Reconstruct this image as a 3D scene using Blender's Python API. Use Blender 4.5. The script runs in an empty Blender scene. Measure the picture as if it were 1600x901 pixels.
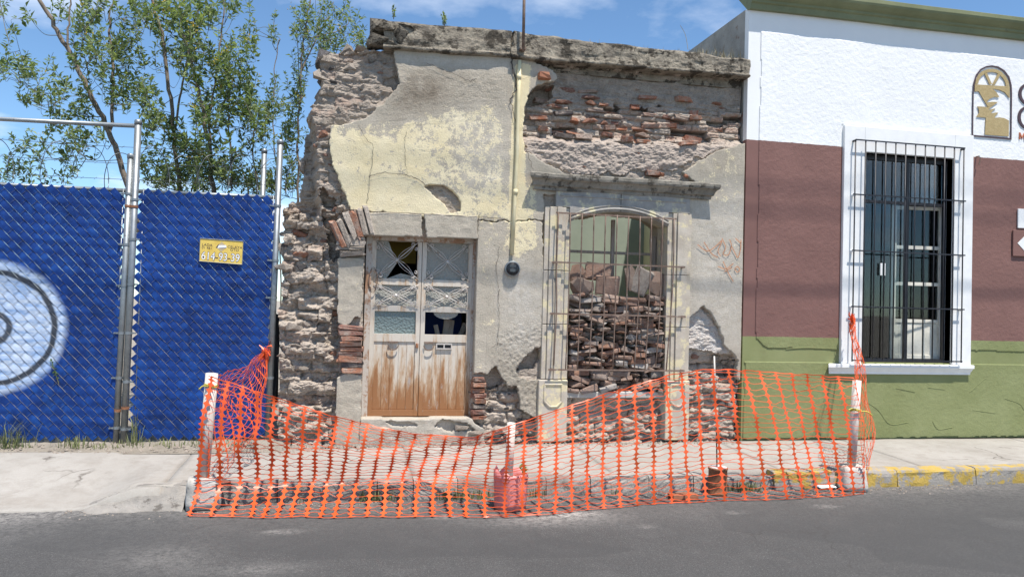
import bpy, bmesh, math, random
import numpy as np
from mathutils import Vector, Matrix, Quaternion, Euler
random.seed(11)
RNG = np.random.default_rng(11)
scene = bpy.context.scene
PI = math.pi

# ------------------------------------------------------------------ camera
# house fronts lie in the plane Y = 0, X runs along the street, pavement at Z = 0
CAM = np.array([0.0, -8.43, 1.55])
YAW, PITCH, ROLL, FPX = map(float, (math.radians(12.0), math.radians(1.2), math.radians(1.5), 1200.0))
_F = np.array([math.sin(YAW)*math.cos(PITCH), math.cos(YAW)*math.cos(PITCH), math.sin(PITCH)])
_R = np.cross(_F, [0, 0, 1]); _R /= np.linalg.norm(_R); _U = np.cross(_R, _F)
RR = _R*math.cos(ROLL)+_U*math.sin(ROLL); UU = -_R*math.sin(ROLL)+_U*math.cos(ROLL)
cd = bpy.data.cameras.new('camera'); co = bpy.data.objects.new('camera', cd)
scene.collection.objects.link(co); scene.camera = co
cd.sensor_width = 36.0; cd.lens = FPX/1600*36.0; cd.clip_start = 0.05; cd.clip_end = 2000
m = Matrix.Identity(4)
for i in range(3):
    m[i][0] = RR[i]; m[i][1] = UU[i]; m[i][2] = -_F[i]; m[i][3] = CAM[i]
co.matrix_world = m

# ------------------------------------------------------------------ sky and sun
SUN_D = Vector((-0.42, 1.0, -2.75)).normalized()      # direction the light travels
w = bpy.data.worlds.new('World'); scene.world = w; w.use_nodes = True
nt = w.node_tree; nt.nodes.clear()
def wn(t, **k):
    n = nt.nodes.new(t)
    for a, b in k.items(): setattr(n, a, b)
    return n
sky = wn('ShaderNodeTexSky'); sky.sky_type = 'NISHITA'; sky.sun_disc = False
sky.sun_elevation = math.asin(-SUN_D.z); sky.sun_rotation = math.atan2(-SUN_D.x, -SUN_D.y)
sky.air_density = 1.0; sky.dust_density = 0.25; sky.ozone_density = 1.6; sky.altitude = 1750
tc = wn('ShaderNodeTexCoord'); sep = wn('ShaderNodeSeparateXYZ'); nt.links.new(tc.outputs['Generated'], sep.inputs[0])
zz = wn('ShaderNodeMath', operation='ADD'); nt.links.new(sep.outputs['Z'], zz.inputs[0]); zz.inputs[1].default_value = 0.16
dx = wn('ShaderNodeMath', operation='DIVIDE'); nt.links.new(sep.outputs['X'], dx.inputs[0]); nt.links.new(zz.outputs[0], dx.inputs[1])
dy = wn('ShaderNodeMath', operation='DIVIDE'); nt.links.new(sep.outputs['Y'], dy.inputs[0]); nt.links.new(zz.outputs[0], dy.inputs[1])
cmb = wn('ShaderNodeCombineXYZ'); nt.links.new(dx.outputs[0], cmb.inputs[0]); nt.links.new(dy.outputs[0], cmb.inputs[1]); cmb.inputs[2].default_value = 3.7
cn = wn('ShaderNodeTexNoise'); cn.inputs['Scale'].default_value = 1.15; cn.inputs['Detail'].default_value = 8; cn.inputs['Roughness'].default_value = 0.56
nt.links.new(cmb.outputs[0], cn.inputs['Vector'])
cr = wn('ShaderNodeValToRGB'); cr.color_ramp.elements[0].position = 0.50; cr.color_ramp.elements[1].position = 0.70
cr.color_ramp.elements[1].color = (0.75, 0.75, 0.75, 1)
nt.links.new(cn.outputs['Fac'], cr.inputs[0])
tint = wn('ShaderNodeMixRGB', blend_type='MULTIPLY'); tint.inputs[0].default_value = 1.0
nt.links.new(sky.outputs[0], tint.inputs[1]); tint.inputs[2].default_value = (0.86, 1.03, 1.10, 1)
mx = wn('ShaderNodeMixRGB'); nt.links.new(cr.outputs[0], mx.inputs[0]); nt.links.new(tint.outputs[0], mx.inputs[1]); mx.inputs[2].default_value = (7.6, 8.0, 8.6, 1)
bg = wn('ShaderNodeBackground'); nt.links.new(mx.outputs[0], bg.inputs[0]); bg.inputs[1].default_value = 0.125
out = wn('ShaderNodeOutputWorld'); nt.links.new(bg.outputs[0], out.inputs[0])

sl = bpy.data.lights.new('sun', 'SUN'); so = bpy.data.objects.new('sun', sl); scene.collection.objects.link(so)
sl.energy = 5.0; sl.angle = math.radians(0.53); sl.color = (1.0, 0.945, 0.87)
so.rotation_euler = SUN_D.to_track_quat('-Z', 'Y').to_euler(); so.location = (4, -10, 20)

scene.view_settings.view_transform = 'Standard'; scene.view_settings.look = 'None'
scene.view_settings.exposure = 0.45; scene.view_settings.gamma = 1.0
scene.render.engine = 'CYCLES'

# ------------------------------------------------------------------ measuring and mesh helpers
def pt(px, py, Y=0.0):
    """point of the plane Y (a house front, a fence line, ...) that a surveyed bearing meets"""
    d = _F+RR*((px-800)/FPX)+UU*((450.5-py)/FPX)
    t = (Y-CAM[1])/d[1]
    p = CAM+t*d
    return Vector((p[0], p[1], p[2]))
def gpt(px, py, Z=0.0):
    d = _F+RR*((px-800)/FPX)+UU*((450.5-py)/FPX)
    t = (Z-CAM[2])/d[2]
    p = CAM+t*d
    return Vector((p[0], p[1], p[2]))
def survey(X, Y, Z):
    dx_, dy_, dz_ = X-CAM[0], Y-CAM[1], Z-CAM[2]
    q = dx_*_F[0]+dy_*_F[1]+dz_*_F[2]
    return 800+FPX*(dx_*RR[0]+dy_*RR[1]+dz_*RR[2])/q, 450.5-FPX*(dx_*UU[0]+dy_*UU[1]+dz_*UU[2])/q

def _hash(ix, iy, iz, seed):
    n = (ix*374761393+iy*668265263+iz*1274126177+seed*974711) & 0xFFFFFFFF
    n = ((n ^ (n >> 13))*1274126177) & 0xFFFFFFFF
    n = ((n ^ (n >> 15))*2246822519) & 0xFFFFFFFF
    return (n ^ (n >> 16))/4294967295.0
def noise(x, y, z=0.0, seed=0):
    x, y, z = np.broadcast_arrays(np.asarray(x, float), np.asarray(y, float), np.asarray(z, float))
    x0 = np.floor(x); y0 = np.floor(y); z0 = np.floor(z)
    fx, fy, fz = x-x0, y-y0, z-z0
    fx = fx*fx*(3-2*fx); fy = fy*fy*(3-2*fy); fz = fz*fz*(3-2*fz)
    ix, iy, iz = x0.astype(np.int64), y0.astype(np.int64), z0.astype(np.int64)
    r = 0
    for a in (0, 1):
        for b in (0, 1):
            for c in (0, 1):
                r = r+_hash(ix+a, iy+b, iz+c, seed)*(fx if a else 1-fx)*(fy if b else 1-fy)*(fz if c else 1-fz)
    return r*2-1
def fbm(x, y, z=0.0, o=4, seed=0, g=0.5):
    r = 0; a = 1.0; f = 1.0; t = 0
    for k in range(o):
        r = r+a*noise(np.asarray(x)*f, np.asarray(y)*f, np.asarray(z)*f, seed+k*17); t += a; a *= g; f *= 2.03
    return r/t
def pip(poly, X, Y):
    ins = np.zeros(np.shape(X), bool); n = len(poly)
    for i in range(n):
        x1, y1 = poly[i]; x2, y2 = poly[(i+1) % n]
        if y1 == y2: continue
        c = ((y1 > Y) != (y2 > Y)) & (X < (x2-x1)*(Y-y1)/(y2-y1)+x1)
        ins ^= c
    return ins
def sstep(a, b, x):
    t = np.clip((x-a)/(b-a), 0, 1); return t*t*(3-2*t)

def finish(o, parent):
    scene.collection.objects.link(o)
    if parent is not None:
        o.parent = parent
        if parent.type == 'EMPTY': o.matrix_parent_inverse = Matrix.Translation(-Vector(parent.location))
    return o
def make(name, verts, faces, mat, parent=None, smooth=False, attrs=None):
    me = bpy.data.meshes.new(name)
    me.from_pydata([tuple(v) for v in verts], [], faces)
    if mat: me.materials.append(mat)
    if smooth: me.polygons.foreach_set('use_smooth', [True]*len(me.polygons))
    for k, v in (attrs or {}).items():
        v = np.asarray(v, float)
        if v.ndim == 1:
            a = me.attributes.new(k, 'FLOAT', 'POINT'); a.data.foreach_set('value', v)
        else:
            a = me.attributes.new(k, 'FLOAT_COLOR', 'POINT')
            a.data.foreach_set('color', np.concatenate([v, np.ones((len(v), 1))], 1).ravel())
    me.update()
    return finish(bpy.data.objects.new(name, me), parent)
def tag(o, label=None, cat=None, group=None, kind=None):
    if label: o['label'] = label
    if cat: o['category'] = cat
    if group: o['group'] = group
    if kind: o['kind'] = kind
    return o
def thing(name, loc, label, cat, group=None):
    o = bpy.data.objects.new(name, None); o.location = loc; o.empty_display_size = 0.1
    scene.collection.objects.link(o)
    return tag(o, label, cat, group)

class MB:
    def __init__(s): s.v = []; s.f = []
    def add(s, vs, fs):
        b = len(s.v); s.v += [tuple(v) for v in vs]; s.f += [tuple(i+b for i in f) for f in fs]; return s
    def box(s, x0, x1, y0, y1, z0, z1, M=None):
        vs = [Vector(p) for p in ((x0, y0, z0), (x1, y0, z0), (x1, y1, z0), (x0, y1, z0), (x0, y0, z1), (x1, y0, z1), (x1, y1, z1), (x0, y1, z1))]
        if M is not None: vs = [M @ v for v in vs]
        return s.add(vs, [(0, 3, 2, 1), (4, 5, 6, 7), (0, 1, 5, 4), (1, 2, 6, 5), (2, 3, 7, 6), (3, 0, 4, 7)])
    def prism(s, poly, y0, y1):
        """poly: (x, z) outline, extruded from y0 (front) to y1"""
        n = len(poly)
        vs = [(x, y0, z) for x, z in poly]+[(x, y1, z) for x, z in poly]
        fs = [tuple(range(n)), tuple(range(2*n-1, n-1, -1))]
        fs += [(i, n+i, n+(i+1) % n, (i+1) % n) for i in range(n)]
        return s.add(vs, fs)
    def tube(s, pts, r, n=8, cap=True):
        pts = [Vector(p) for p in pts]; N = len(pts)
        rs = r if isinstance(r, (list, tuple)) else [r]*N
        vs = []; up = Vector((0.13, 0.31, 0.94))
        for i, p in enumerate(pts):
            t = (pts[min(i+1, N-1)]-pts[max(i-1, 0)])
            t = t.normalized() if t.length > 1e-9 else Vector((0, 0, 1))
            a = t.cross(up)
            if a.length < .05: a = t.cross(Vector((1, 0, 0)))
            a.normalize(); b = t.cross(a)
            for k in range(n):
                c = 2*PI*k/n; vs.append(p+(a*math.cos(c)+b*math.sin(c))*rs[i])
        fs = [(i*n+k, i*n+(k+1) % n, (i+1)*n+(k+1) % n, (i+1)*n+k) for i in range(N-1) for k in range(n)]
        if cap: fs += [tuple(range(n-1, -1, -1)), tuple((N-1)*n+k for k in range(n))]
        return s.add(vs, fs)
    def lathe(s, prof, c, n=24, axis='Z'):
        vs = []; N = len(prof)
        for r, h in prof:
            for k in range(n):
                a = 2*PI*k/n; x, y, z = r*math.cos(a), r*math.sin(a), h
                if axis == 'Y': x, y, z = x, h, -y
                vs.append((c[0]+x, c[1]+y, c[2]+z))
        fs = [(i*n+k, i*n+(k+1) % n, (i+1)*n+(k+1) % n, (i+1)*n+k) for i in range(N-1) for k in range(n)]
        fs += [tuple(range(n-1, -1, -1)), tuple((N-1)*n+k for k in range(n))]
        return s.add(vs, fs)
    def ribbon(s, pts, hw, nrm):
        """flat strip following pts, half width hw (number or list) in the plane normal to nrm"""
        pts = [Vector(p) for p in pts]; N = len(pts); nrm = Vector(nrm)
        hs = hw if isinstance(hw, (list, tuple)) else [hw]*N
        vs = []
        for i, p in enumerate(pts):
            t = (pts[min(i+1, N-1)]-pts[max(i-1, 0)]).normalized(); a = t.cross(nrm).normalized()
            vs += [p-a*hs[i], p+a*hs[i]]
        return s.add(vs, [(2*i, 2*i+1, 2*i+3, 2*i+2) for i in range(N-1)])
    def build(s, name, mat, parent=None, smooth=False, bevel=0, solid=0, fixn=True):
        o = make(name, s.v, s.f, mat, parent, smooth)
        if fixn:
            bm = bmesh.new(); bm.from_mesh(o.data); bmesh.ops.recalc_face_normals(bm, faces=bm.faces); bm.to_mesh(o.data); bm.free()
        if solid:
            md = o.modifiers.new('solid', 'SOLIDIFY'); md.thickness = solid; md.offset = 0
        if bevel:
            md = o.modifiers.new('bevel', 'BEVEL'); md.width = bevel; md.segments = 2; md.limit_method = 'ANGLE'; md.angle_limit = math.radians(40)
        return o
def catmull(pts, n=8):
    P = [Vector(p) for p in pts]; P = [P[0]*2-P[1]]+P+[P[-1]*2-P[-2]]; out_ = []
    for i in range(1, len(P)-2):
        for k in range(n):
            t = k/n
            out_.append(0.5*((2*P[i])+(P[i+1]-P[i-1])*t+(2*P[i-1]-5*P[i]+4*P[i+1]-P[i+2])*t*t+(3*P[i]-P[i-1]-3*P[i+1]+P[i+2])*t**3))
    out_.append(P[-2]); return out_
def arc(cx, cz, r, a0, a1, n=16, rz=None):
    return [(cx+r*math.cos(math.radians(a0+(a1-a0)*k/n)), cz+(rz or r)*math.sin(math.radians(a0+(a1-a0)*k/n))) for k in range(n+1)]
# ------------------------------------------------------------------ materials
class NT:
    def __init__(s, name):
        s.m = bpy.data.materials.new(name); s.m.use_nodes = True; s.t = s.m.node_tree; s.t.nodes.clear()
        s.o = s.n('ShaderNodeOutputMaterial'); s.p = s.n('ShaderNodeBsdfPrincipled'); s.l(s.p.outputs[0], s.o.inputs[0])
    def n(s, t, **k):
        q = s.t.nodes.new(t)
        for a, b in k.items(): setattr(q, a, b)
        return q
    def l(s, a, b): s.t.links.new(a, b)
    def put(s, sock, v):
        if hasattr(v, 'is_output'): s.l(v, sock)
        elif isinstance(v, (tuple, list)): sock.default_value = tuple(v)+((1,) if len(v) == 3 and len(sock.default_value) == 4 else ())
        else: sock.default_value = v
    def coord(s, which='Object'):
        if which == 'World': return s.n('ShaderNodeNewGeometry').outputs['Position']
        return s.n('ShaderNodeTexCoord').outputs[which]
    def noise(s, sc, det=6, rough=.6, vec=None, dist=0.0, stretch=None):
        q = s.n('ShaderNodeTexNoise'); q.inputs['Scale'].default_value = sc; q.inputs['Detail'].default_value = det
        q.inputs['Roughness'].default_value = rough; q.inputs['Distortion'].default_value = dist
        v = vec if vec is not None else s.coord()
        if stretch:
            mp = s.n('ShaderNodeMapping'); mp.inputs['Scale'].default_value = stretch; s.l(v, mp.inputs[0]); v = mp.outputs[0]
        s.l(v, q.inputs['Vector']); return q.outputs['Fac']
    def voro(s, sc, feat='F1', vec=None, out='Distance', rnd=1.0):
        q = s.n('ShaderNodeTexVoronoi'); q.feature = feat; q.inputs['Scale'].default_value = sc; q.inputs['Randomness'].default_value = rnd
        s.l(vec if vec is not None else s.coord(), q.inputs['Vector']); return q.outputs[out]
    def ramp(s, f, *st):
        q = s.n('ShaderNodeValToRGB'); e = q.color_ramp.elements
        while len(e) < len(st): e.new(0.5)
        for i, (p, c) in enumerate(st):
            e[i].position = p; e[i].color = (c, c, c, 1) if not isinstance(c, (tuple, list)) else tuple(c)+(1,)
        s.put(q.inputs[0], f); return q.outputs[0]
    def mix(s, f, a, b, mode='MIX'):
        q = s.n('ShaderNodeMixRGB', blend_type=mode); s.put(q.inputs[0], f); s.put(q.inputs[1], a); s.put(q.inputs[2], b); return q.outputs[0]
    def math(s, op, a, b=0.0, c=None, clamp=False):
        q = s.n('ShaderNodeMath', operation=op); q.use_clamp = clamp; s.put(q.inputs[0], a); s.put(q.inputs[1], b)
        if c is not None: s.put(q.inputs[2], c)
        return q.outputs[0]
    def attr(s, name, col=False):
        q = s.n('ShaderNodeAttribute'); q.attribute_name = name; return q.outputs['Color' if col else 'Fac']
    def rnd(s): return s.n('ShaderNodeObjectInfo').outputs['Random']
    def bump(s, h, st=.3, dist=.01, prev=None):
        q = s.n('ShaderNodeBump'); q.inputs['Strength'].default_value = st; q.inputs['Distance'].default_value = dist
        s.l(h, q.inputs['Height'])
        if prev is not None: s.l(prev, q.inputs['Normal'])
        return q.outputs[0]
    def done(s, col, rough=.85, nrm=None, metal=0.0, spec=None):
        s.put(s.p.inputs['Base Color'], col); s.put(s.p.inputs['Roughness'], rough); s.put(s.p.inputs['Metallic'], metal)
        if nrm is not None: s.l(nrm, s.p.inputs['Normal'])
        if spec is not None: s.p.inputs['Specular IOR Level'].default_value = spec
        return s.m
def weather(name, c1, c2, sc=4, c3=None, s3=10, t3=.6, rough=.85, bst=.4, bsc=70, bd=.008, metal=0.0, rv=0.0, spec=None, coord='Object', stretch=None):
    t = NT(name); v = t.coord(coord)
    if rv:
        ad = t.n('ShaderNodeVectorMath', operation='ADD'); t.l(v, ad.inputs[0])
        cx = t.n('ShaderNodeCombineXYZ'); r9 = t.math('MULTIPLY', t.rnd(), 37.0)
        for i in range(3): t.l(r9, cx.inputs[i])
        t.l(cx.outputs[0], ad.inputs[1]); v = ad.outputs[0]
    c = t.ramp(t.noise(sc, 7, .62, v, stretch=stretch), (.32, c1), (.68, c2))
    if c3 is not None:
        c = t.mix(t.ramp(t.noise(s3, 7, .68, v, stretch=stretch), (t3, 0.0), (min(t3+.07, .999), 1.0)), c, c3)
    if rv:
        k = t.math('ADD', t.math('MULTIPLY', t.rnd(), rv), 1-rv/2)
        cc = t.n('ShaderNodeCombineXYZ')
        for i in range(3): t.l(k, cc.inputs[i])
        c = t.mix(1.0, c, cc.outputs[0], 'MULTIPLY')
    return t.done(c, rough, t.bump(t.noise(bsc, 6, .7, v), bst, bd), metal, spec)

def core_mat():
    t = NT('rubble_core'); c = t.attr('col', True)
    c = t.mix(t.ramp(t.noise(11, 8, .7), (.40, 0.0), (.62, 0.55)), c, (.51, .435, .365))
    c = t.mix(t.ramp(t.noise(26, 8, .72), (.57, 0.0), (.70, 0.5)), c, (.19, .165, .15))
    c = t.mix(t.ramp(t.noise(6, 6, .7), (.62, 0.0), (.72, 0.4)), c, (.57, .505, .44))
    c = t.mix(t.ramp(t.noise(70, 6, .75, stretch=(1, 1, 1.6)), (.535, 0.0), (.62, 0.75)), c, (.15, .128, .115))
    b = t.bump(t.noise(30, 9, .72, stretch=(1, 1, 1.8)), .7, .03); b = t.bump(t.noise(120, 5, .7), .5, .01, b)
    return t.done(c, .95, b, spec=.15)
def plaster_mat():
    t = NT('old_plaster')
    n1 = t.noise(8.5, 10, .74, dist=.25); n2 = t.noise(58, 6, .75)
    nn = t.math('ADD', t.math('MULTIPLY', n1, .66), t.math('MULTIPLY', n2, .34))
    # paint left = noise below the amount painted on the vertices
    fl = t.ramp(t.math('SUBTRACT', t.attr('paint'), nn), (.0, 0.0), (.03, 1.0))
    g = t.ramp(t.noise(3.2, 9, .68), (.3, (.40, .352, .278)), (.7, (.555, .495, .405)))
    g = t.mix(t.ramp(t.noise(60, 5, .7), (.35, .45), (.6, 0.0)), g, (.28, .255, .22))
    cream = t.ramp(t.noise(2.4, 7, .6), (.3, (.70, .595, .37)), (.7, (.78, .69, .485)))
    c = t.mix(fl, g, cream)
    lm = t.math('MULTIPLY', t.attr('lime'), t.ramp(t.noise(16, 8, .7), (.36, .15), (.62, 1.0)))
    c = t.mix(lm, c, (.68, .65, .60))
    st = t.math('MULTIPLY', t.attr('stain'), t.ramp(t.noise(9, 9, .72), (.3, .25), (.7, 1.0)))
    c = t.mix(st, c, (.165, .13, .095))
    b = t.bump(fl, .25, .004); b = t.bump(t.noise(70, 7, .74), .7, .012, b)
    pit = t.math('MULTIPLY', t.attr('rough'), t.noise(42, 8, .75)); b = t.bump(pit, .9, .03, b)
    return t.done(c, .92, b, spec=.2)
M = {}
M['core'] = core_mat(); M['plaster'] = plaster_mat()
def brick_mat():
    t = NT('old_brick'); r = t.rnd(); v = t.coord()
    ad = t.n('ShaderNodeVectorMath', operation='ADD'); t.l(v, ad.inputs[0])
    cx = t.n('ShaderNodeCombineXYZ'); r9 = t.math('MULTIPLY', r, 51.0)
    for i in range(3): t.l(r9, cx.inputs[i])
    t.l(cx.outputs[0], ad.inputs[1]); v = ad.outputs[0]
    c = t.ramp(r, (0.0, (.235, .095, .06)), (.22, (.36, .15, .085)), (.40, (.40, .19, .12)), (.56, (.23, .11, .085)), (.70, (.33, .19, .14)), (.86, (.40, .30, .24)), (.96, (.115, .10, .095)))
    c = t.mix(t.ramp(t.noise(9, 8, .72, v), (.45, 0.0), (.64, .8)), c, (.40, .335, .28))
    c = t.mix(t.ramp(t.noise(40, 6, .7, v), (.5, 0.0), (.68, .6)), c, (.13, .085, .07))
    return t.done(c, .95, t.bump(t.noise(55, 8, .75, v), .8, .02), spec=.15)
M['brick'] = brick_mat()
def infill_mat():
    t = NT('salvaged_rubble'); r = t.rnd(); v = t.coord()
    ad = t.n('ShaderNodeVectorMath', operation='ADD'); t.l(v, ad.inputs[0])
    cx = t.n('ShaderNodeCombineXYZ'); r9 = t.math('MULTIPLY', r, 51.0)
    for i in range(3): t.l(r9, cx.inputs[i])
    t.l(cx.outputs[0], ad.inputs[1]); v = ad.outputs[0]
    c = t.ramp(r, (0.0, (.25, .135, .09)), (.16, (.33, .19, .135)), (.34, (.22, .16, .13)), (.5, (.30, .24, .205)), (.66, (.31, .19, .14)), (.82, (.28, .25, .22)), (.96, (.42, .385, .35)))
    c = t.mix(t.ramp(t.noise(8, 8, .72, v), (.46, 0.0), (.68, .6)), c, (.37, .315, .27))
    c = t.mix(t.ramp(t.noise(34, 6, .7, v), (.52, 0.0), (.7, .6)), c, (.12, .08, .065))
    return t.done(c, .95, t.bump(t.noise(48, 8, .75, v), .8, .02), spec=.15)
M['infill'] = infill_mat()
M['stone'] = weather('rubble_stone', (.345, .29, .24), (.51, .44, .37), 7, (.19, .158, .132), 19, .60, .95, .9, 42, .025, rv=.4, spec=.15)
M['basalt'] = weather('dark_basalt', (.085, .078, .075), (.17, .155, .15), 9, (.34, .31, .29), 14, .62, .95, .9, 60, .02, rv=.3, spec=.2)
M['parapet'] = weather('parapet_render', (.185, .16, .13), (.43, .38, .30), 6, (.085, .073, .058), 7, .50, .95, 1.0, 26, .045, spec=.15)
M['parapet_edge'] = weather('parapet_edge', (.20, .165, .125), (.50, .45, .38), 6, (.075, .062, .05), 8, .53, .95, .8, 44, .02, spec=.15)
M['stonework'] = weather('dressed_stone', (.40, .35, .285), (.56, .505, .43), 5, (.655, .575, .38), 6, .515, .9, .5, 80, .008, spec=.2)
M['stonework_grey'] = weather('grey_dressed_stone', (.27, .255, .235), (.42, .395, .36), 6, (.56, .51, .36), 7, .53, .9, .5, 80, .008, spec=.2)
M['cornice_stone'] = weather('weathered_ledge_stone', (.165, .15, .125), (.345, .315, .265), 6, (.09, .08, .066), 9, .53, .93, .7, 45, .015, spec=.15)
M['lintel'] = weather('lintel_concrete', (.385, .36, .315), (.49, .46, .405), 4, (.30, .275, .235), 11, .62, .92, .5, 90, .008, spec=.2)
M['threshold'] = weather('threshold_cement', (.40, .375, .34), (.53, .505, .465), 4, (.29, .26, .23), 8, .60, .92, .5, 70, .01, spec=.2)
M['crack'] = weather('crack_shadow_gap', (.05, .042, .036), (.085, .072, .06), 20)
M['iron'] = weather('rusty_iron', (.14, .085, .06), (.27, .20, .16), 14, (.36, .31, .27), 22, .60, .75, .4, 120, .004, .3)
M['iron_white'] = weather('flaking_white_iron', (.50, .46, .42), (.62, .58, .54), 12, (.28, .18, .12), 16, .56, .6, .3, 90, .003)
M['black_iron'] = weather('black_painted_iron', (.012, .012, .016), (.022, .022, .028), 9, rough=.45, bst=.1)
M['galv'] = weather('galvanised_steel', (.23, .25, .26), (.34, .36, .37), 9, (.20, .19, .18), 22, .60, .5, .15, 90, .003, .75)
M['wire'] = weather('galvanised_wire', (.06, .085, .15), (.33, .36, .42), 30, rough=.4, bst=0.0, metal=.7)
M['barb'] = weather('dull_wire', (.10, .11, .115), (.19, .20, .205), 30, rough=.5, bst=0.0, metal=.6)
M['rust'] = weather('rust_plate', (.19, .075, .035), (.33, .15, .075), 25, (.42, .36, .30), 30, .62, .85, .4, 140, .003)
M['pvc'] = weather('dirty_white_pipe', (.56, .51, .45), (.66, .62, .56), 6, (.45, .38, .31), 8, .62, .55, .15, 60, .004)
M['block'] = weather('cast_concrete', (.46, .43, .385), (.60, .565, .51), 6, (.34, .31, .27), 11, .60, .92, .6, 50, .012)
M['cement'] = weather('white_cement', (.62, .60, .57), (.72, .70, .66), 8, rough=.95, bst=.6)
M['road'] = None
M['dirt'] = weather('dry_earth', (.235, .205, .165), (.345, .305, .25), 3, (.42, .39, .34), 9, .60, .97, .9, 35, .03)
M['grass'] = weather('weed_green', (.10, .125, .045), (.20, .21, .085), 5, (.30, .27, .13), 7, .60, .7, 0.0)
M['dry_grass'] = weather('dry_weed', (.23, .19, .11), (.36, .31, .19), 8, rough=.8, bst=0.0)
M['bark'] = weather('tree_bark', (.135, .105, .08), (.24, .195, .155), 14, rough=.9, bst=.6, bsc=40)
M['twig'] = weather('green_twig', (.085, .085, .05), (.16, .14, .09), 12, rough=.8, bst=0.0)
def leaf_mat(name, c1, c2, c3, tr=.35):
    t = NT(name); r = t.attr('lr')
    c = t.ramp(r, (0.0, c1), (.62, c2), (1.0, c3))
    t.put(t.p.inputs['Base Color'], c); t.p.inputs['Roughness'].default_value = .5; t.p.inputs['Specular IOR Level'].default_value = .35
    tl = t.n('ShaderNodeBsdfTranslucent'); t.l(t.mix(1.0, c, (1.25, 1.3, .55), 'MULTIPLY'), tl.inputs[0])
    ms = t.n('ShaderNodeMixShader'); ms.inputs[0].default_value = tr
    t.l(t.p.outputs[0], ms.inputs[1]); t.l(tl.outputs[0], ms.inputs[2]); t.l(ms.outputs[0], t.o.inputs[0])
    return t.m
M['leaf'] = leaf_mat('leaf', (.075, .115, .048), (.205, .265, .13), (.36, .42, .24), .48)
M['flower'] = leaf_mat('yellow_flower', (.42, .27, .03), (.55, .40, .06), (.60, .50, .12))
M['weed_leaf'] = leaf_mat('weed_leaf', (.07, .13, .03), (.12, .21, .05), (.20, .28, .08))
def net_mat():
    t = NT('orange_net_plastic')
    c = t.ramp(t.noise(2.2, 5, .6), (.3, (.84, .115, .025)), (.7, (.92, .175, .05)))
    t.put(t.p.inputs['Base Color'], c); t.p.inputs['Roughness'].default_value = .38
    tl = t.n('ShaderNodeBsdfTranslucent'); t.l(c, tl.inputs[0]); ms = t.n('ShaderNodeMixShader'); ms.inputs[0].default_value = .30
    t.l(t.p.outputs[0], ms.inputs[1]); t.l(tl.outputs[0], ms.inputs[2]); t.l(ms.outputs[0], t.o.inputs[0]); return t.m
M['net'] = net_mat()
def plain(name, c, rough=.6, metal=0.0, spec=None, sc=8, var=.15, bst=.1):
    return weather(name, tuple(k*(1-var) for k in c), tuple(min(k*(1+var), .95) for k in c), sc, rough=rough, bst=bst, metal=metal, spec=spec)
M['white'] = plain('white_paint', (.79, .79, .78), .7, var=.05)
M['black'] = plain('black_paint', (.015, .015, .017), .5)
M['ink'] = plain('dark_brown_paint', (.06, .035, .045), .7)
M['gold'] = weather('ochre_gold_paint', (.36, .27, .125), (.44, .34, .17), 20, rough=.75, bst=.5, bsc=55, bd=.01)
M['orange_paint'] = plain('orange_brown_paint', (.46, .15, .075), .8)
M['spray'] = plain('faded_orange_spray', (.50, .23, .12), .9)
M['sign_yellow'] = weather('sign_yellow', (.62, .42, .075), (.76, .56, .13), 14, (.50, .33, .09), 9, .63, .55, .1)
M['ochre'] = plain('ochre_cloth', (.36, .25, .05), .9)
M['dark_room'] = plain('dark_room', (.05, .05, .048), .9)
M['pale_green'] = weather('pale_green_wall', (.28, .325, .26), (.35, .395, .32), 2.0, rough=.9, bst=.2)
M['pale_cream'] = weather('pale_cream_wall', (.62, .58, .36), (.70, .66, .44), 2.0, rough=.9, bst=.2)
M['old_wood'] = weather('old_wood', (.24, .19, .15), (.36, .30, .25), 5, (.13, .10, .08), 11, .6, .9, .5, 60, .006, stretch=(6, 6, 1))
M['cream_wood'] = plain('cream_painted_frame', (.74, .71, .62), .55)
M['pink_plastic'] = None
def glass(name, tint, alpha, rough=.05, bsc=0, bst=0):
    t = NT(name); g = t.p
    g.inputs['Base Color'].default_value = tint+(1,); g.inputs['Roughness'].default_value = rough; g.inputs['IOR'].default_value = 1.5
    if bsc: t.l(t.bump(t.voro(bsc), bst, .01), g.inputs['Normal'])
    tr = t.n('ShaderNodeBsdfTransparent'); ms = t.n('ShaderNodeMixShader'); ms.inputs[0].default_value = alpha
    t.l(tr.outputs[0], ms.inputs[1]); t.l(g.outputs[0], ms.inputs[2]); t.l(ms.outputs[0], t.o.inputs[0]); return t.m
M['frosted'] = glass('patterned_glass', (.20, .25, .24), .93, .22, 42, .9)
M['frosted_grey'] = glass('dusty_patterned_glass', (.30, .295, .26), .96, .5, 46, .8)
def clear_glass(name, k):
    t = NT(name); tr = t.n('ShaderNodeBsdfTransparent'); tr.inputs[0].default_value = (.80, .84, .85, 1); gl_ = t.n('ShaderNodeBsdfGlossy'); gl_.inputs['Roughness'].default_value = .02
    lw = t.n('ShaderNodeFresnel'); lw.inputs[0].default_value = 1.5; f = t.math('ADD', t.math('MULTIPLY', lw.outputs[0], .8), k, clamp=True)
    ms = t.n('ShaderNodeMixShader'); t.l(f, ms.inputs[0]); t.l(tr.outputs[0], ms.inputs[1]); t.l(gl_.outputs[0], ms.inputs[2]); t.l(ms.outputs[0], t.o.inputs[0]); return t.m
M['window_glass'] = clear_glass('window_glass', .0)
M['meter_glass'] = glass('meter_glass', (.02, .025, .03), .35, .05)
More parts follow.
